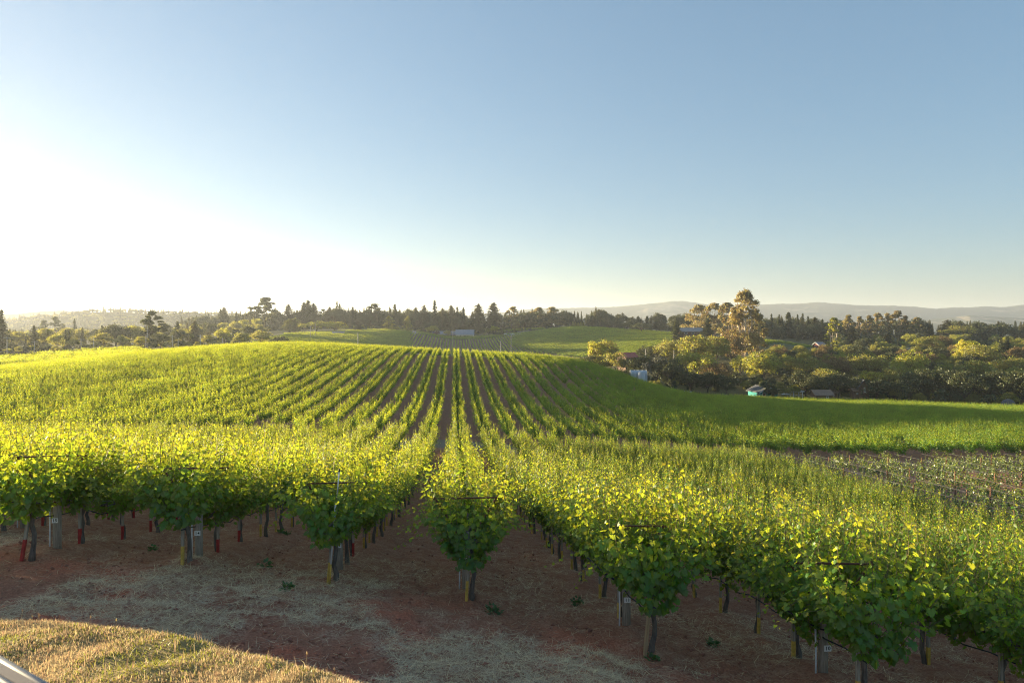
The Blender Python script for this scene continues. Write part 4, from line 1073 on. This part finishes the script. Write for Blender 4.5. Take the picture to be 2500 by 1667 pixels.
o_, RV = ridge('wooded_hills', [(-420, 742), (-100, 735), (20, 738), (60, 732), (110, 726), (170, 719), (230, 713), (300, 714), (360, 719), (400, 716), (450, 721), (520, 720), (600, 726), (720, 738), (900, 748)], 1600, 420, M['hillwood'], seed=3, base=-22)
ridge('far_wooded_hills', [(-500, 724), (-200, 722), (20, 719), (80, 713), (120, 710), (150, 709), (200, 713), (330, 722), (500, 732), (700, 744)], 2700, 600, M['hillwood'], seed=8, base=-30)
ridge('mountains', [(850, 745), (1000, 733), (1150, 716), (1190, 711), (1250, 707), (1340, 705), (1430, 702), (1490, 696), (1540, 690), (1570, 690), (1600, 694), (1640, 700), (1700, 699), (1760, 697), (1830, 696), (1880, 692), (1910, 695), (1960, 699), (2050, 700), (2100, 703), (2150, 708), (2190, 704), (2230, 704), (2262, 702), (2300, 704), (2352, 697), (2500, 688), (2750, 700), (3000, 735)], 5000, 1300, M['mount'], n=420, m=30, seed=12, rough=.5, crinkle=4)
ridge('foothills', [(1500, 750), (1800, 741), (2000, 735), (2150, 731), (2230, 722), (2290, 726), (2352, 729), (2600, 722), (2900, 745)], 3600, 700, M['mount2'], n=260, m=24, seed=15, rough=.5)
# forest on the near hills: one mass
rg = np.random.default_rng(31); mI = RV.shape[0]; nI = RV.shape[1]
ii = rg.uniform(2, mI * .62, 2600); jj = rg.uniform(0, nI - 2, 2600)
i0 = ii.astype(int); j0 = jj.astype(int); fi = (ii - i0)[:, None]; fj = (jj - j0)[:, None]
PT = (RV[i0, j0] * (1 - fi) + RV[i0 + 1, j0] * fi) * (1 - fj) + (RV[i0, j0 + 1] * (1 - fi) + RV[i0 + 1, j0 + 1] * fi) * fj
hm = [PRO['oak'][0][0], PRO['darkoak'][0][0], PRO['redwood'][0][0], PRO['fir'][0][0]]; hh = np.array([12, 12, 28, 26.])
pk = rg.integers(0, 4, len(PT)); hgt = np.where(pk < 2, rg.uniform(6, 10, len(PT)), rg.uniform(9, 16, len(PT)))
scatter('hill_forest', PT - (0, 0, .8), rg.uniform(0, 6, len(PT)), np.stack([hgt / hh[pk] * np.where(pk < 2, 1.5, 1.0)] * 2 + [hgt / hh[pk]], 1), pk, proto_collection('hill_forest_trees', hm), 'hazy forest covering the left hills', 'forest')
# ------------------------------------------------------------------ buildings
def wallmat(name, c, v=.12): return plain(name, c, .8, vary=v, scale=1.2)
M['white'] = wallmat('white_wall', (.72, .71, .68)); M['bluegrey'] = plain('blue_grey_roof', (.20, .235, .28), .6, vary=.12, scale=.5)
M['teal'] = wallmat('teal_wall', (.014, .24, .25)); M['darkroof'] = plain('dark_shingles', (.085, .088, .095), .8, vary=.3, scale=3)
M['redwall'] = wallmat('red_wall', (.20, .05, .042)); M['solar'] = plain('solar_roof', (.09, .13, .22), .35, vary=.2, scale=1)
M['tan'] = wallmat('tan_wall', (.52, .38, .26)); M['tanroof'] = plain('tan_roof', (.30, .235, .195), .8, vary=.2, scale=2)
M['brownwall'] = wallmat('brown_wall', (.13, .07, .045)); M['brownroof'] = plain('brown_roof', (.24, .155, .105), .8, vary=.2, scale=2)
M['redroof'] = plain('red_roof', (.36, .085, .06), .7, vary=.15, scale=1); M['greyroof'] = plain('grey_roof', (.28, .27, .27), .7, vary=.15, scale=1)
M['glass'] = plain('window_glass', (.05, .06, .075), .1, vary=.1, scale=1); M['poly'] = plain('greenhouse_film', (.40, .43, .46), .5, vary=.12, scale=1.5)
M['pole'] = plain('pole_wood', (.42, .38, .33), .85, vary=.25, scale=4); M['cream'] = wallmat('cream_wall', (.62, .58, .50))
def bloc(dx, d): X, Y = xy(dx * S, d); return float(X), float(Y)
def roof_geo(w, dp, h0, rh, ov=.5, th=.18):
    g = Geo(); a, b = w / 2 + ov, dp / 2 + ov       # ridge along x
    for s in (-1, 1):
        lo = h0 - ov * rh / (dp / 2)
        V = [(-a, s * b, lo), (a, s * b, lo), (a, 0, h0 + rh), (-a, 0, h0 + rh)]
        g.add([(x, y, z) for x, y, z in V] + [(x, y, z + th) for x, y, z in V], [(0, 1, 2, 3), (4, 5, 6, 7), (0, 1, 5, 4), (1, 2, 6, 5), (3, 0, 4, 7)])
    return g
def wall_geo(w, dp, h0, rh):
    a, b = w / 2, dp / 2
    V = [(-a, -b, -6), (a, -b, -6), (a, b, -6), (-a, b, -6), (-a, -b, h0), (a, -b, h0), (a, b, h0), (-a, b, h0), (-a, 0, h0 + rh), (a, 0, h0 + rh)]
    return Geo().add(V, [(0, 1, 5, 4), (2, 3, 7, 6), (1, 2, 6, 9, 5), (3, 0, 4, 8, 7)])
def window(t, x, y, z, w, h, side, frame='white'):
    """side 'f' = long front (-y), 'l' / 'r' = gable ends"""
    g = Geo(); p = Geo(); fr = .12
    if side == 'f': g.box((0, 0, 0), (w, .14, h)); p.box((0, -.08, 0), (w - 2 * fr, .04, h - 2 * fr)); loc = (x, y, z)
    else:
        s = -1 if side == 'l' else 1
        g.box((0, 0, 0), (.14, w, h)); p.box((s * .08, 0, 0), (.04, w - 2 * fr, h - 2 * fr)); loc = (x, y, z)
    o = ob('window', g.mesh('window'), M[frame], t, loc); ob('pane', p.mesh('pane'), M['glass'], o); return o
def house(name, label, cat, dx, d, w, dp, h0, rh, rz, wall, roof, trim=None, lift=0.0, wins=(), chimney=None, door=None, top=None):
    X, Y = bloc(dx, d); z = g1(X, Y) + lift
    if top: z = zat(top * S, d) - (h0 + rh)
    t = thing(name, label, cat, (X, Y, z), rz)
    ob('wall', wall_geo(w, dp, h0, rh).mesh('wall'), M[wall], t)
    ro = ob('roof', roof_geo(w, dp, h0, rh).mesh('roof'), M[roof], t)
    if trim:
        g = Geo(); ov = .5; a = w / 2 + ov + .06
        for sx in (-1, 1):
            for s in (-1, 1):
                lo = h0 - ov * rh / (dp / 2); b = dp / 2 + ov
                V = [(sx * a, s * b, lo - .12), (sx * a, 0, h0 + rh - .12), (sx * a, 0, h0 + rh + .24), (sx * a, s * b, lo + .24)]
                g.add(V + [(x - sx * .1, y, q) for x, y, q in V], [(0, 1, 2, 3), (4, 5, 6, 7), (0, 1, 5, 4), (2, 3, 7, 6), (0, 3, 7, 4)])
        ob('gable_trim', g.mesh('gable_trim'), M[trim], ro)
    if chimney: g = Geo(); g.box((chimney[0], chimney[1], h0 + rh * .8), (.9, .9, 2.2)); ob('chimney', g.mesh('chimney'), M['cream'], ro)
    for wn_ in wins: window(t, *wn_)
    if door: g = Geo(); g.box(door[:3], door[3:]); ob('door', g.mesh('door'), M['brownwall'], t)
    return t
# grey barn beyond the ruled field
b = house('grey_barn', 'long barn with blue grey roofs and a pale wall beyond the ruled vine field', 'barn', 1068, 658, 17, 13, 3.6, 4.2, YAW * 0 + R(-3), 'cream', 'bluegrey', wins=((-4, -6.5, 2.0, 1.6, 1.2, 'f'), (3, -6.5, 2.0, 1.6, 1.2, 'f')), door=(0, -6.52, 1.2, 2.2, .12, 2.4), top=757.5)
g = wall_geo(22, 10, 3.2, 3.2); ob('wing_wall', g.mesh('wing_wall'), M['brownwall'], b, (-20.2, 1, 0)); g = roof_geo(22, 10, 3.2, 3.2, .4); ob('wing_roof', g.mesh('wing_roof'), M['bluegrey'], b, (-20.2, 1, 0))
for i in range(4): window(b, -14.5 + i * 1.9, -3.4, 4.55, 1.3, 1.0, 'f')
g = Geo(); g.box((-11.6, -3.0, 4.7), (8.6, 1.4, 1.9)); ob('dormer', g.mesh('dormer'), M['bluegrey'], b)
house('pale_shed', 'small pale shed with a low gable at the edge of the left vine field', 'shed', 777, 560, 9, 6, 2.4, 2.0, R(8), 'cream', 'greyroof', wins=tuple((-3 + 1.5 * i, -3.0, 1.3, .9, 1.0, 'f') for i in range(5)), top=761.5)
house('white_farm_shed', 'white farm shed, left of two beyond the ruled field', 'shed', 1168, 645, 8, 6, 3.0, 1.6, R(5), 'white', 'white', wins=((0, -3.0, 1.6, 1.6, 1.2, 'f'),), top=766)
house('white_farm_shed', 'longer white farm shed, right of two beyond the ruled field', 'shed', 1185, 640, 11, 6, 2.4, 1.6, R(-14), 'white', 'white', wins=((-2, -3.0, 1.4, 1.4, 1.0, 'f'), (2.5, -3.0, 1.4, 1.4, 1.0, 'f')), top=766)
house('grey_roofed_house', 'long low house with a grey roof and pale chimney between two dark conifers', 'house', 1586, 500, 17, 10, 2.8, 2.6, R(-10), 'brownwall', 'greyroof', chimney=(2.5, 0), wins=((-4, -5.0, 1.6, 2, 1.2, 'f'), (1, -5.0, 1.6, 2, 1.2, 'f')), top=753)
house('teal_house', 'small teal house with white trimmed gable and dark roof at the field edge', 'house', 1752, 246, 8.0, 7.0, 2.8, 1.7, R(-84), 'teal', 'darkroof', trim='white', lift=-.3, wins=((4.0, -1.9, 1.9, 1.2, 1.1, 'r'), (4.0, 1.4, 1.8, 1.3, 1.5, 'r')), top=887)
house('red_barn', 'red barn with white trim and a solar panelled roof', 'barn', 1881, 488, 8, 6, 3.0, 2.4, R(28), 'redwall', 'solar', trim='white', wins=((-4.0, 0, 2.4, 1.0, 1.3, 'l'), (-1, -3.0, 1.6, 1.0, 1.2, 'f')), top=786)
r_ = house('ranch_house', 'long tan ranch house with a pale sunlit gable on the right hand bank', 'house', 2085, 440, 24, 10, 3.0, 2.6, R(-6), 'tan', 'tanroof', wins=((-4, -5, 1.7, 2, 1.4, 'f'), (5, -5, 1.7, 2, 1.4, 'f')), chimney=(8, 0), top=799)
g = wall_geo(8, 8, 3.2, 2.6); ob('gable_wall', g.mesh('gable_wall'), M['tan'], r_, (-9, -5, 0), R(90)); g = roof_geo(8, 8, 3.2, 2.6, .5); ob('gable_roof', g.mesh('gable_roof'), M['tanroof'], r_, (-9, -5, 0), R(90))
house('ranch_wing', 'detached tan roofed outbuilding left of the ranch house', 'outbuilding', 2010, 446, 12, 7, 2.8, 1.8, R(-4), 'tan', 'tanroof', wins=((0, -3.5, 1.5, 1.6, 1.2, 'f'),), top=802)
house('brown_roofed_shed', 'low shed with a brown and grey roof at the far edge of the field', 'shed', 1886, 226, 5.6, 4.6, 1.7, 1.3, R(-4), 'brownwall', 'brownroof', wins=((1, -2.3, .9, .9, .7, 'f'),), lift=.3, top=896)
house('small_brown_shed', 'tiny brown roofed shed behind the low brown and grey roof', 'shed', 1902, 236, 4, 4, 2.4, 1.3, R(20), 'brownwall', 'brownroof', wins=((0, -2, 1.3, .8, .8, 'f'),), lift=1.5, top=891)
house('tall_brown_house', 'tall narrow brown house with a dark roof and one white window in the shade', 'house', 1981, 230, 4.2, 3.0, 4.4, 2.2, R(70), 'brownwall', 'darkroof', wins=((-2.1, -.3, 3.4, .6, 1.5, 'l'),), lift=.2, top=872)
house('brown_lean_to', 'reddish brown shed wall left of the tall brown house', 'shed', 1965, 230, 2.6, 2.4, 2.8, .6, R(0), 'brownwall', 'brownroof', wins=((0, -1.2, 1.8, .6, .6, 'f'),), lift=.2, top=892)
house('red_roofed_house', 'red roof showing behind the big dark domed oak', 'house', 1441, 262, 5.5, 6, 4.6, 1.5, R(20), 'brownwall', 'redroof', wins=((0, -3.5, 2.2, 1.2, 1.2, 'f'),), lift=3.6, top=810.5)
house('long_blue_grey_shed', 'long low blue grey roof at the left end of the gully', 'shed', 1306, 262, 11, 6, 2.4, 1.0, R(-4), 'cream', 'bluegrey', wins=((0, -3.0, 1.3, 1.2, .9, 'f'),), lift=1.0, top=826)
# greenhouse tunnel
X, Y = bloc(1466, 222); z = zat(850 * S, 222) - 2.8
t = thing('greenhouse', 'small white film covered greenhouse at the edge of the hill vines', 'greenhouse', (X, Y, z), R(-6)); t.scale = (.85, .85, 1)
g = Geo(); prof = [(-2.2, -3), (-2.2, 1.6)] + [(2.2 * math.cos(a), 1.6 + 1.2 * math.sin(a)) for a in np.linspace(math.pi * .92, math.pi * .08, 7)] + [(2.2, 1.6), (2.2, -3)]
n_ = len(prof); V = [(-3, y, q) for y, q in prof] + [(3, y, q) for y, q in prof]
g.add(V, [(i, i + 1, n_ + i + 1, n_ + i) for i in range(n_ - 1)] + [tuple(range(n_)), tuple(range(n_, 2 * n_))]); ob('film_cover', g.mesh('film_cover'), M['poly'], t)
g = Geo()
for x in (-3.03, -1.5, 0, 1.5, 3.03): g.tube([(x, y * 1.012, q * 1.012) for y, q in prof], .05, 5)
ob('hoops', g.mesh('hoops'), M['white'], t)
g = Geo(); g.tube([(.3, -2.9, -3), (.3, -2.9, 2.2), (.3, -2.9, 2.6)], [1.1, 1.1, .4], 16); 
tk = thing('water_tank', 'round pale water tank in front of the small greenhouse', 'tank', (X, Y, z)); ob('tank_body', g.mesh('tank_body', True), M['poly'], tk); g = Geo(); g.tube([(.3, -2.9, 2.6), (.3, -2.9, 2.75)], .3, 12); ob('lid', g.mesh('lid'), M['white'], tk)
# umbrella and pergola beside the teal house
X, Y = bloc(1805, 236); z = zat(901 * S, 236) - 2.6
t = thing('garden_umbrella', 'pale open garden umbrella right of the teal house', 'umbrella', (X, Y, z)); g = Geo(); g.tube([(0, 0, -4), (0, 0, 2.4)], .05, 6); ob('pole', g.mesh('pole'), M['wood'], t)
g = Geo(); n_ = 8; V = [(0, 0, 2.6)] + [(1.7 * math.cos(6.283 * i / n_), 1.7 * math.sin(6.283 * i / n_), 1.95) for i in range(n_)]; g.add(V, [(0, 1 + i, 1 + (i + 1) % n_) for i in range(n_)]); ob('canopy', g.mesh('canopy'), M['cream'], t)
X, Y = bloc(1829, 236); z = zat(897 * S, 236) - 3.0
t = thing('pergola', 'white painted garden pergola left of the brown shed roof', 'pergola', (X, Y, z), R(8))
for sx in (-1.7, 1.7):
    for sy in (-1, 1): g = Geo(); g.box((sx, sy, -.4), (.2, .2, 6.0)); ob('post', g.mesh('post'), M['white'], t)
for sy in (-1, 1): g = Geo(); g.box((0, sy, 2.7), (5.0, .12, .22)); ob('beam', g.mesh('beam'), M['white'], t)
for i in range(6): g = Geo(); g.box((-2.1 + .84 * i, 0, 2.9), (.1, 3.0, .16)); ob('rafter', g.mesh('rafter'), M['white'], t)
X, Y = bloc(2316, 205); z = g1(X, Y)
t = thing('pale_dome_tent', 'pale grey dome roof in the shade near the right edge', 'tent', (X, Y, zat(916 * S, 205) - 3.24)); t.scale = (.75, .75, .9); g = Geo(); Vd = []; nn = 14
for i in range(5):
    e = i / 5 * math.pi / 2; Vd += [(2.6 * math.cos(e) * math.cos(6.283 * k / nn), 2.6 * math.cos(e) * math.sin(6.283 * k / nn), 1.4 + 2.2 * math.sin(e)) for k in range(nn)]
Vd.append((0, 0, 3.6)); g.add(Vd, [(i * nn + k, i * nn + (k + 1) % nn, (i + 1) * nn + (k + 1) % nn, (i + 1) * nn + k) for i in range(4) for k in range(nn)] + [(4 * nn + k, 4 * nn + (k + 1) % nn, 5 * nn) for k in range(nn)])
ob('cover', g.mesh('cover', True), M['darkroof'], t); g = Geo(); g.tube([(0, 0, -.5), (0, 0, 1.45)], 2.58, 14); ob('side_wall', g.mesh('side_wall'), M['poly'], t)  # pale dome cover coloured dark to stand in for the shade on it
g = Geo()
for i in range(7): g.box((-3 + i, 0, .55), (.1, .1, 1.5))
for h in (.5, 1.0): g.box((0, -.08, h), (6.4, .05, .14))
X, Y = bloc(1565, 215); tag(ob('white_fence', g.mesh('white_fence'), M['white'], None, (X, Y, g1(X, Y) + .6), R(-8)), 'short white fence at the foot of the shaded oaks by the field', 'fence')

# ------------------------------------------------------------------ utility poles
def pole(dx, dtop, d, label, arm=True):
    X, Y = bloc(dx, d); z = g1(X, Y); h = max(4.0, zat(dtop * S, d) - z)
    t = thing('utility_pole', label, 'pole', (X, Y, z), R(20), 'wooden utility poles')
    g = Geo(); g.tube([(0, 0, -.5), (0, 0, h)], [.17, .11], 8); ob('shaft', g.mesh('shaft', True), M['pole'], t)
    if arm:
        g = Geo(); g.box((0, 0, h - .5), (2.2, .12, .14)); a = ob('crossarm', g.mesh('crossarm'), M['pole'], t)
        for x in (-.95, 0, .95): g = Geo(); g.tube([(x, 0, h - .43), (x, 0, h - .2)], .05, 6); ob('insulator', g.mesh('insulator'), M['cream'], a)
for a in ((16, 773, 255, 'utility pole in front of the left edge conifer'), (79, 783, 300, 'utility pole in front of the stout lone conifer'), (186, 777, 290, 'thin utility pole left of the brownish oak'), (215, 775, 288, 'pale utility pole in front of the brownish oak'),
          (335, 770, 280, 'utility pole left of the round dark oak on the crest', False), (338, 748, 330, 'slanting thin pole beside the tall pine', False), (396, 770, 285, 'pale utility pole, left of a pair on the crest'), (409, 775, 300, 'utility pole, right of a pair on the crest', False), (460, 768, 290, 'tall pale utility pole with a transformer on the crest'),
          (511, 775, 330, 'short pole on the crest below the pale green round tree', False), (724, 743, 520, 'thin pole beside the pale feathery trees', False), (713, 748, 520, 'thinner pole left beside the pale feathery trees', False), (822, 763, 250, 'utility pole left of the gravel track on the crest', False),
          (1040, 757, 560, 'slim pole in front of the grey barn', False), (1174, 768, 400, 'utility pole right of the ruled field', False), (1150, 783, 240, 'utility pole with a meter box on the hill crest', False), (1548, 804, 250, 'pale pole in front of the sunlit oak bank', False), (1483, 801, 262, 'short pale pole right of the red roof', False)):
    pole(*a)

# ------------------------------------------------------------------ straw, grass and weeds
def blades(name, X, Y, Z, ln, wd, az, el, bend, mat):
    n = len(X); dx, dy = np.cos(az), np.sin(az); sx, sy = -dy, dx
    b = np.stack([X, Y, Z], 1); dirv = np.stack([dx * np.cos(el), dy * np.cos(el), np.sin(el)], 1); side = np.stack([sx, sy, np.zeros(n)], 1) * wd[:, None] / 2
    mid = b + dirv * (ln * .55)[:, None]; d2 = np.stack([dx * np.cos(el - bend), dy * np.cos(el - bend), np.sin(el - bend)], 1)
    tip = mid + d2 * (ln * .45)[:, None]
    V = np.stack([b - side, b + side, mid + side * .8, mid - side * .8, tip], 1).reshape(-1, 3)
    k = np.arange(n)[:, None] * 5
    Fa = np.concatenate([k + [0, 1, 2], k + [0, 2, 3], k + [3, 2, 4]], 1).reshape(-1, 3)
    me = foreach_mesh(name, V, Fa); me.materials.append(mat); return me
M['straw'] = leaf_mat('dry_straw', (.78, .62, .40), (.62, .48, .30), .2, vary=.7, hue=.02, gloss=.02)
M['drygrass'] = leaf_mat('dry_grass', (.56, .42, .26), (.60, .43, .24), .4, vary=.7, hue=.03, gloss=.02)
M['greengrass'] = leaf_mat('green_grass', (.20, .21, .05), (.42, .40, .07), .4, vary=.6, hue=.03, gloss=.03)
M['weed'] = leaf_mat('weed_leaves', (.075, .14, .035), (.16, .26, .04), .35, vary=.5)
rg = np.random.default_rng(61)
def relief(X, Y):
    fy = np.interp(X, [row_x(k) for k in range(30, 1, -1)], [first_y(k) for k in range(30, 1, -1)])
    return rut(X, Y, fy) * np.clip(1 - np.hypot(X, Y) / 70, 0, 1) + (fbm(X, Y, 1.7, 3, 3) - .5) * .18 * np.clip(1 - np.hypot(X, Y) / 70, 0, 1) + (fbm(X, Y, 7, 2, 9) - .5) * .09 * np.clip(1 - np.hypot(X, Y) / 70, 0, 1)
def straw(name, label, n, dmin, dmax, thr, seed, soft=.12):
    rg = np.random.default_rng(seed)
    px = rg.uniform(-80, 2580, n); d = 1 / rg.uniform(1 / dmax, 1 / dmin, n); X, Y = xy(px, d)
    sb = np.hypot(X - BANK_C[0], Y - BANK_C[1]) - BANK_R
    fy = np.interp(X, [row_x(k) for k in range(30, 1, -1)], [first_y(k) for k in range(30, 1, -1)])
    pt = fbm(X, Y, .55, 4, 21) + .25 * (fbm(X, Y, 2.2, 3, 31) - .5)
    inr = Y > fy + .5
    m = (sb > 1.6) & (rg.random(n) < np.clip((pt - thr) / soft, 0.05, 1) * np.where(inr, .35, 1.0))
    X, Y = X[m], Y[m]; n = len(X)
    Z = gz(X, Y) + relief(X, Y) + rg.uniform(.004, .03, n)
    u = (X - X12) / SP; off = np.abs(u - np.round(u)) * SP
    fy = fy[m]; Z = Z + ((Y > fy) & (Y < LANE0)) * np.clip(1 - np.hypot(X, Y) / 70, 0, 1) * (.10 * np.exp(-(off / .38) ** 2) - .05 * np.exp(-((off - .85) / .22) ** 2))
    me = blades(name, X, Y, Z, rg.uniform(.08, .30, n), rg.uniform(.003, .0055, n), rg.uniform(0, 6.28, n), rg.normal(.03, .10, n), rg.normal(.1, .2, n), M['straw'])
    o = ob(name, me, kind='stuff'); o['label'] = label; o['category'] = 'straw'; print(name, n)
straw('dry_straw', 'pale dry straw strewn over the red headland soil', 190000, 7.5, 24, .52, 62)
def bank_grass(name, label, n, mat, lo, hi, thr, sign, seed, wd=(.003, .007), elm=1.2):
    rg = np.random.default_rng(seed)
    a = rg.uniform(R(6), R(62), n); r = BANK_R + .9 - rg.random(n) ** 1.2 * 3.4
    X = BANK_C[0] + np.sin(a) * r; Y = BANK_C[1] + np.cos(a) * r
    pt = fbm(X, Y, 1.3, 3, 44)
    m = (sign * (pt - thr) > -.06 * rg.random(n)); X, Y, r = X[m], Y[m], r[m]; n = len(X)
    Z = gz(X, Y) + (fbm(X, Y, 2.2, 3, 5) - .5) * .10 - .005
    me = blades(name, X, Y, Z, rg.uniform(lo, hi, n), rg.uniform(*wd, n), rg.uniform(0, 6.28, n), rg.normal(elm, .28, n), rg.uniform(.1, .8, n), mat)
    o = ob(name, me, kind='stuff'); o['label'] = label; o['category'] = 'grass'; print(name, n)
bank_grass('dry_grass', 'short dry golden grass on the sunlit bank in the lower left corner', 150000, M['drygrass'], .015, .050, .60, -1, 71)
bank_grass('green_grass', 'tufts of low green grass on the sunlit bank', 80000, M['greengrass'], .015, .045, .45, 1, 72, (.005, .010), .9)
bank_grass('tall_dry_grass', 'scattered taller dry grass tufts on the sunlit bank', 5000, M['drygrass'], .05, .12, .56, 1, 73, (.003, .006), 1.25)
rg = np.random.default_rng(81)
g = Geo(); h = Geo(); n_ = 55
a = rg.uniform(R(10), R(52), n_); r = BANK_R + rg.normal(-.15, .28, n_); Xs = BANK_C[0] + np.sin(a) * r; Ys = BANK_C[1] + np.cos(a) * r; Zs = gz(Xs, Ys)
for x, y, z in zip(Xs, Ys, Zs):
    l = rg.uniform(.05, .12); q = rg.normal(0, .02, 2); g.tube([(x, y, z), (x + q[0], y + q[1], z + l)], .0016, 3, False)
    h.tube([(x + q[0], y + q[1], z + l), (x + q[0], y + q[1], z + l + .010), (x + q[0], y + q[1], z + l + .024)], [.002, .007, .002], 5, False)
gs = ob('grass_stalks', g.mesh('grass_stalks'), M['drygrass'], kind='stuff'); gs['label'] = 'thin dry stalks with seed heads along the crest of the bank'; gs['category'] = 'grass'
ob('seed_heads', h.mesh('seed_heads'), M['drygrass'], gs, kind='stuff')
def clods():
    rg = np.random.default_rng(91); n = 9000
    px = rg.uniform(-80, 2580, n); d = 1 / rg.uniform(1 / 26., 1 / 7.5, n); X, Y = xy(px, d)
    sb = np.hypot(X - BANK_C[0], Y - BANK_C[1]) - BANK_R; m = (sb > 1.4) & (rg.random(n) < .25 + fbm(X, Y, .9, 3, 51)); X, Y = X[m], Y[m]; n = len(X)
    Z = gz(X, Y) + relief(X, Y); s = .008 + .032 * rg.random(n) ** 3
    T = np.array([(1, 0, 0), (0, 1, 0), (-1, 0, 0), (0, -1, 0), (0, 0, .8), (0, 0, -.6)], float)
    V = np.stack([X, Y, Z + s * .3], 1)[:, None] + (T[None] * rg.uniform(.6, 1.3, (n, 6, 1)) + rg.normal(0, .15, (n, 6, 3))) * s[:, None, None]
    fo = np.array([(0, 1, 4), (1, 2, 4), (2, 3, 4), (3, 0, 4), (1, 0, 5), (2, 1, 5), (3, 2, 5), (0, 3, 5)])
    me = foreach_mesh('soil_clods', V.reshape(-1, 3), (fo[None] + (np.arange(n) * 6)[:, None, None]).reshape(-1, 3))
    o = ob('soil_clods', me, plain('clod_soil', (.36, .15, .095), .95, vary=.4, scale=3), kind='stuff'); o['label'] = 'small clods of red soil strewn over the headland'; o['category'] = 'soil'
clods()
def weed(px, py, sz, label, seed):
    d = 9.0
    for _ in range(12):
        X, Y = xy(px, d); d = -g1(float(X), float(Y)) * F / (py - HORIZON) * .5 + d * .5
    X, Y = xy(px, d); X = float(X); Y = float(Y); rg = np.random.default_rng(seed); n = 46
    az = rg.uniform(0, 6.28, n); el = rg.uniform(.1, 1.1, n); D = np.stack([np.cos(az) * np.cos(el), np.sin(az) * np.cos(el), np.sin(el)], 1)
    C = D * rg.uniform(.1, .8, n)[:, None] * sz; V, Fa, k = leaves(C, D + (0, 0, -.2), np.tile((0, 0, 1.), (n, 1)) + rg.normal(0, .4, (n, 3)), sz * rg.uniform(.3, .55, n), 1)
    me = foreach_mesh('weed', V, Fa); me.materials.append(M['weed']); tag(ob('weed', me, None, None, (X, Y, g1(X, Y) + float(relief(X, Y)))), label, 'weed', 'small green weeds on the headland')
for i, (px, py, sz, lb) in enumerate(((648, 1380, .16, 'green weed on the soil between posts fourteen and thirteen'), (700, 1438, .15, 'green weed left in front of the leaning white riser'), (372, 1342, .13, 'small weed between posts fifteen and fourteen'), (1145, 1441, .10, 'tiny grey green weed left of post twelve'), (1205, 1498, .16, 'green weed in front of the trunk by post twelve'),
                                      (1410, 1478, .14, 'green weed left of post 11 in the shade'), (1590, 1608, .12, 'low weed in front of the plain stake by post eleven'), (690, 1300, .22, 'leafy weed under the vines of the row behind post fourteen'), (1740, 1575, .14, 'weed in the lane between posts eleven and ten'))):
    weed(px, py, sz, lb, 300 + i)

# ------------------------------------------------------------------ the rail beside the camera
M['slate'] = plain('slate_paint', (.085, .095, .115), .45, vary=.08, scale=3); M['railtrim'] = plain('pale_rail_trim', (.20, .20, .21), .45, metal=.2, vary=.1, scale=3); M['railgroove'] = plain('brown_rail_groove', (.15, .12, .11), .6, vary=.1, scale=3)
def pt(px, py, d):
    X, Y = xy(px, d); return np.array((float(X), float(Y), zat(py, d)))
A = pt(-330, 1420, 2.3); B = pt(150, 1692, 1.45); dv = B - A; L_ = np.linalg.norm(dv)
t = thing('metal_rail', 'smooth slate grey metal rail blurred in the lower left corner', 'rail', tuple(A)); t.rotation_euler = Vector(dv).to_track_quat('X', 'Z').to_euler()
g = Geo(); g.box((L_ * .8, -.075, -.05), (L_ * 1.6, .15, .08)); ob('cap', g.mesh('cap'), M['slate'], t)
g = Geo(); g.tube([(0, .004, -.012), (L_ * 1.6, .004, -.012)], .011, 10); ob('outer_trim', g.mesh('outer_trim', True), M['railtrim'], t)
g = Geo(); g.box((L_ * .8, -.018, -.008), (L_ * 1.6, .026, .012)); ob('groove', g.mesh('groove'), M['railgroove'], t)
g = Geo(); g.tube([(0, -.038, -.008), (L_ * 1.6, -.038, -.008)], .008, 10); ob('inner_trim', g.mesh('inner_trim', True), M['railtrim'], t)

Mi = t.matrix_basis.inverted()
for f_ in (.12, .75):
    q = A + dv * f_; gnd = g1(q[0], q[1])
    g = Geo(); P = [Mi @ Vector((q[0] - .06, q[1] - .05, z_)) for z_ in (q[2] - .09, gnd - .1)]; g.tube(P, .022, 8); ob('post', g.mesh('post', True), M['slate'], t)

# ------------------------------------------------------------------ the hazy air
m, nt, N, L, out = newmat('hazy_air')
pv = N.new('ShaderNodeVolumePrincipled'); pv.inputs['Density'].default_value = HAZE_D; pv.inputs['Color'].default_value = (.84, .91, 1.0, 1); pv.inputs['Anisotropy'].default_value = HAZE_G
L.new(pv.outputs[0], out.inputs['Volume'])
g = Geo(); g.box((0, 0, 75), (26000, 26000, 310)); hz = ob('haze', g.mesh('haze'), m, kind='stuff'); hz['label'] = 'thin golden evening haze over the valley'; hz['category'] = 'haze'
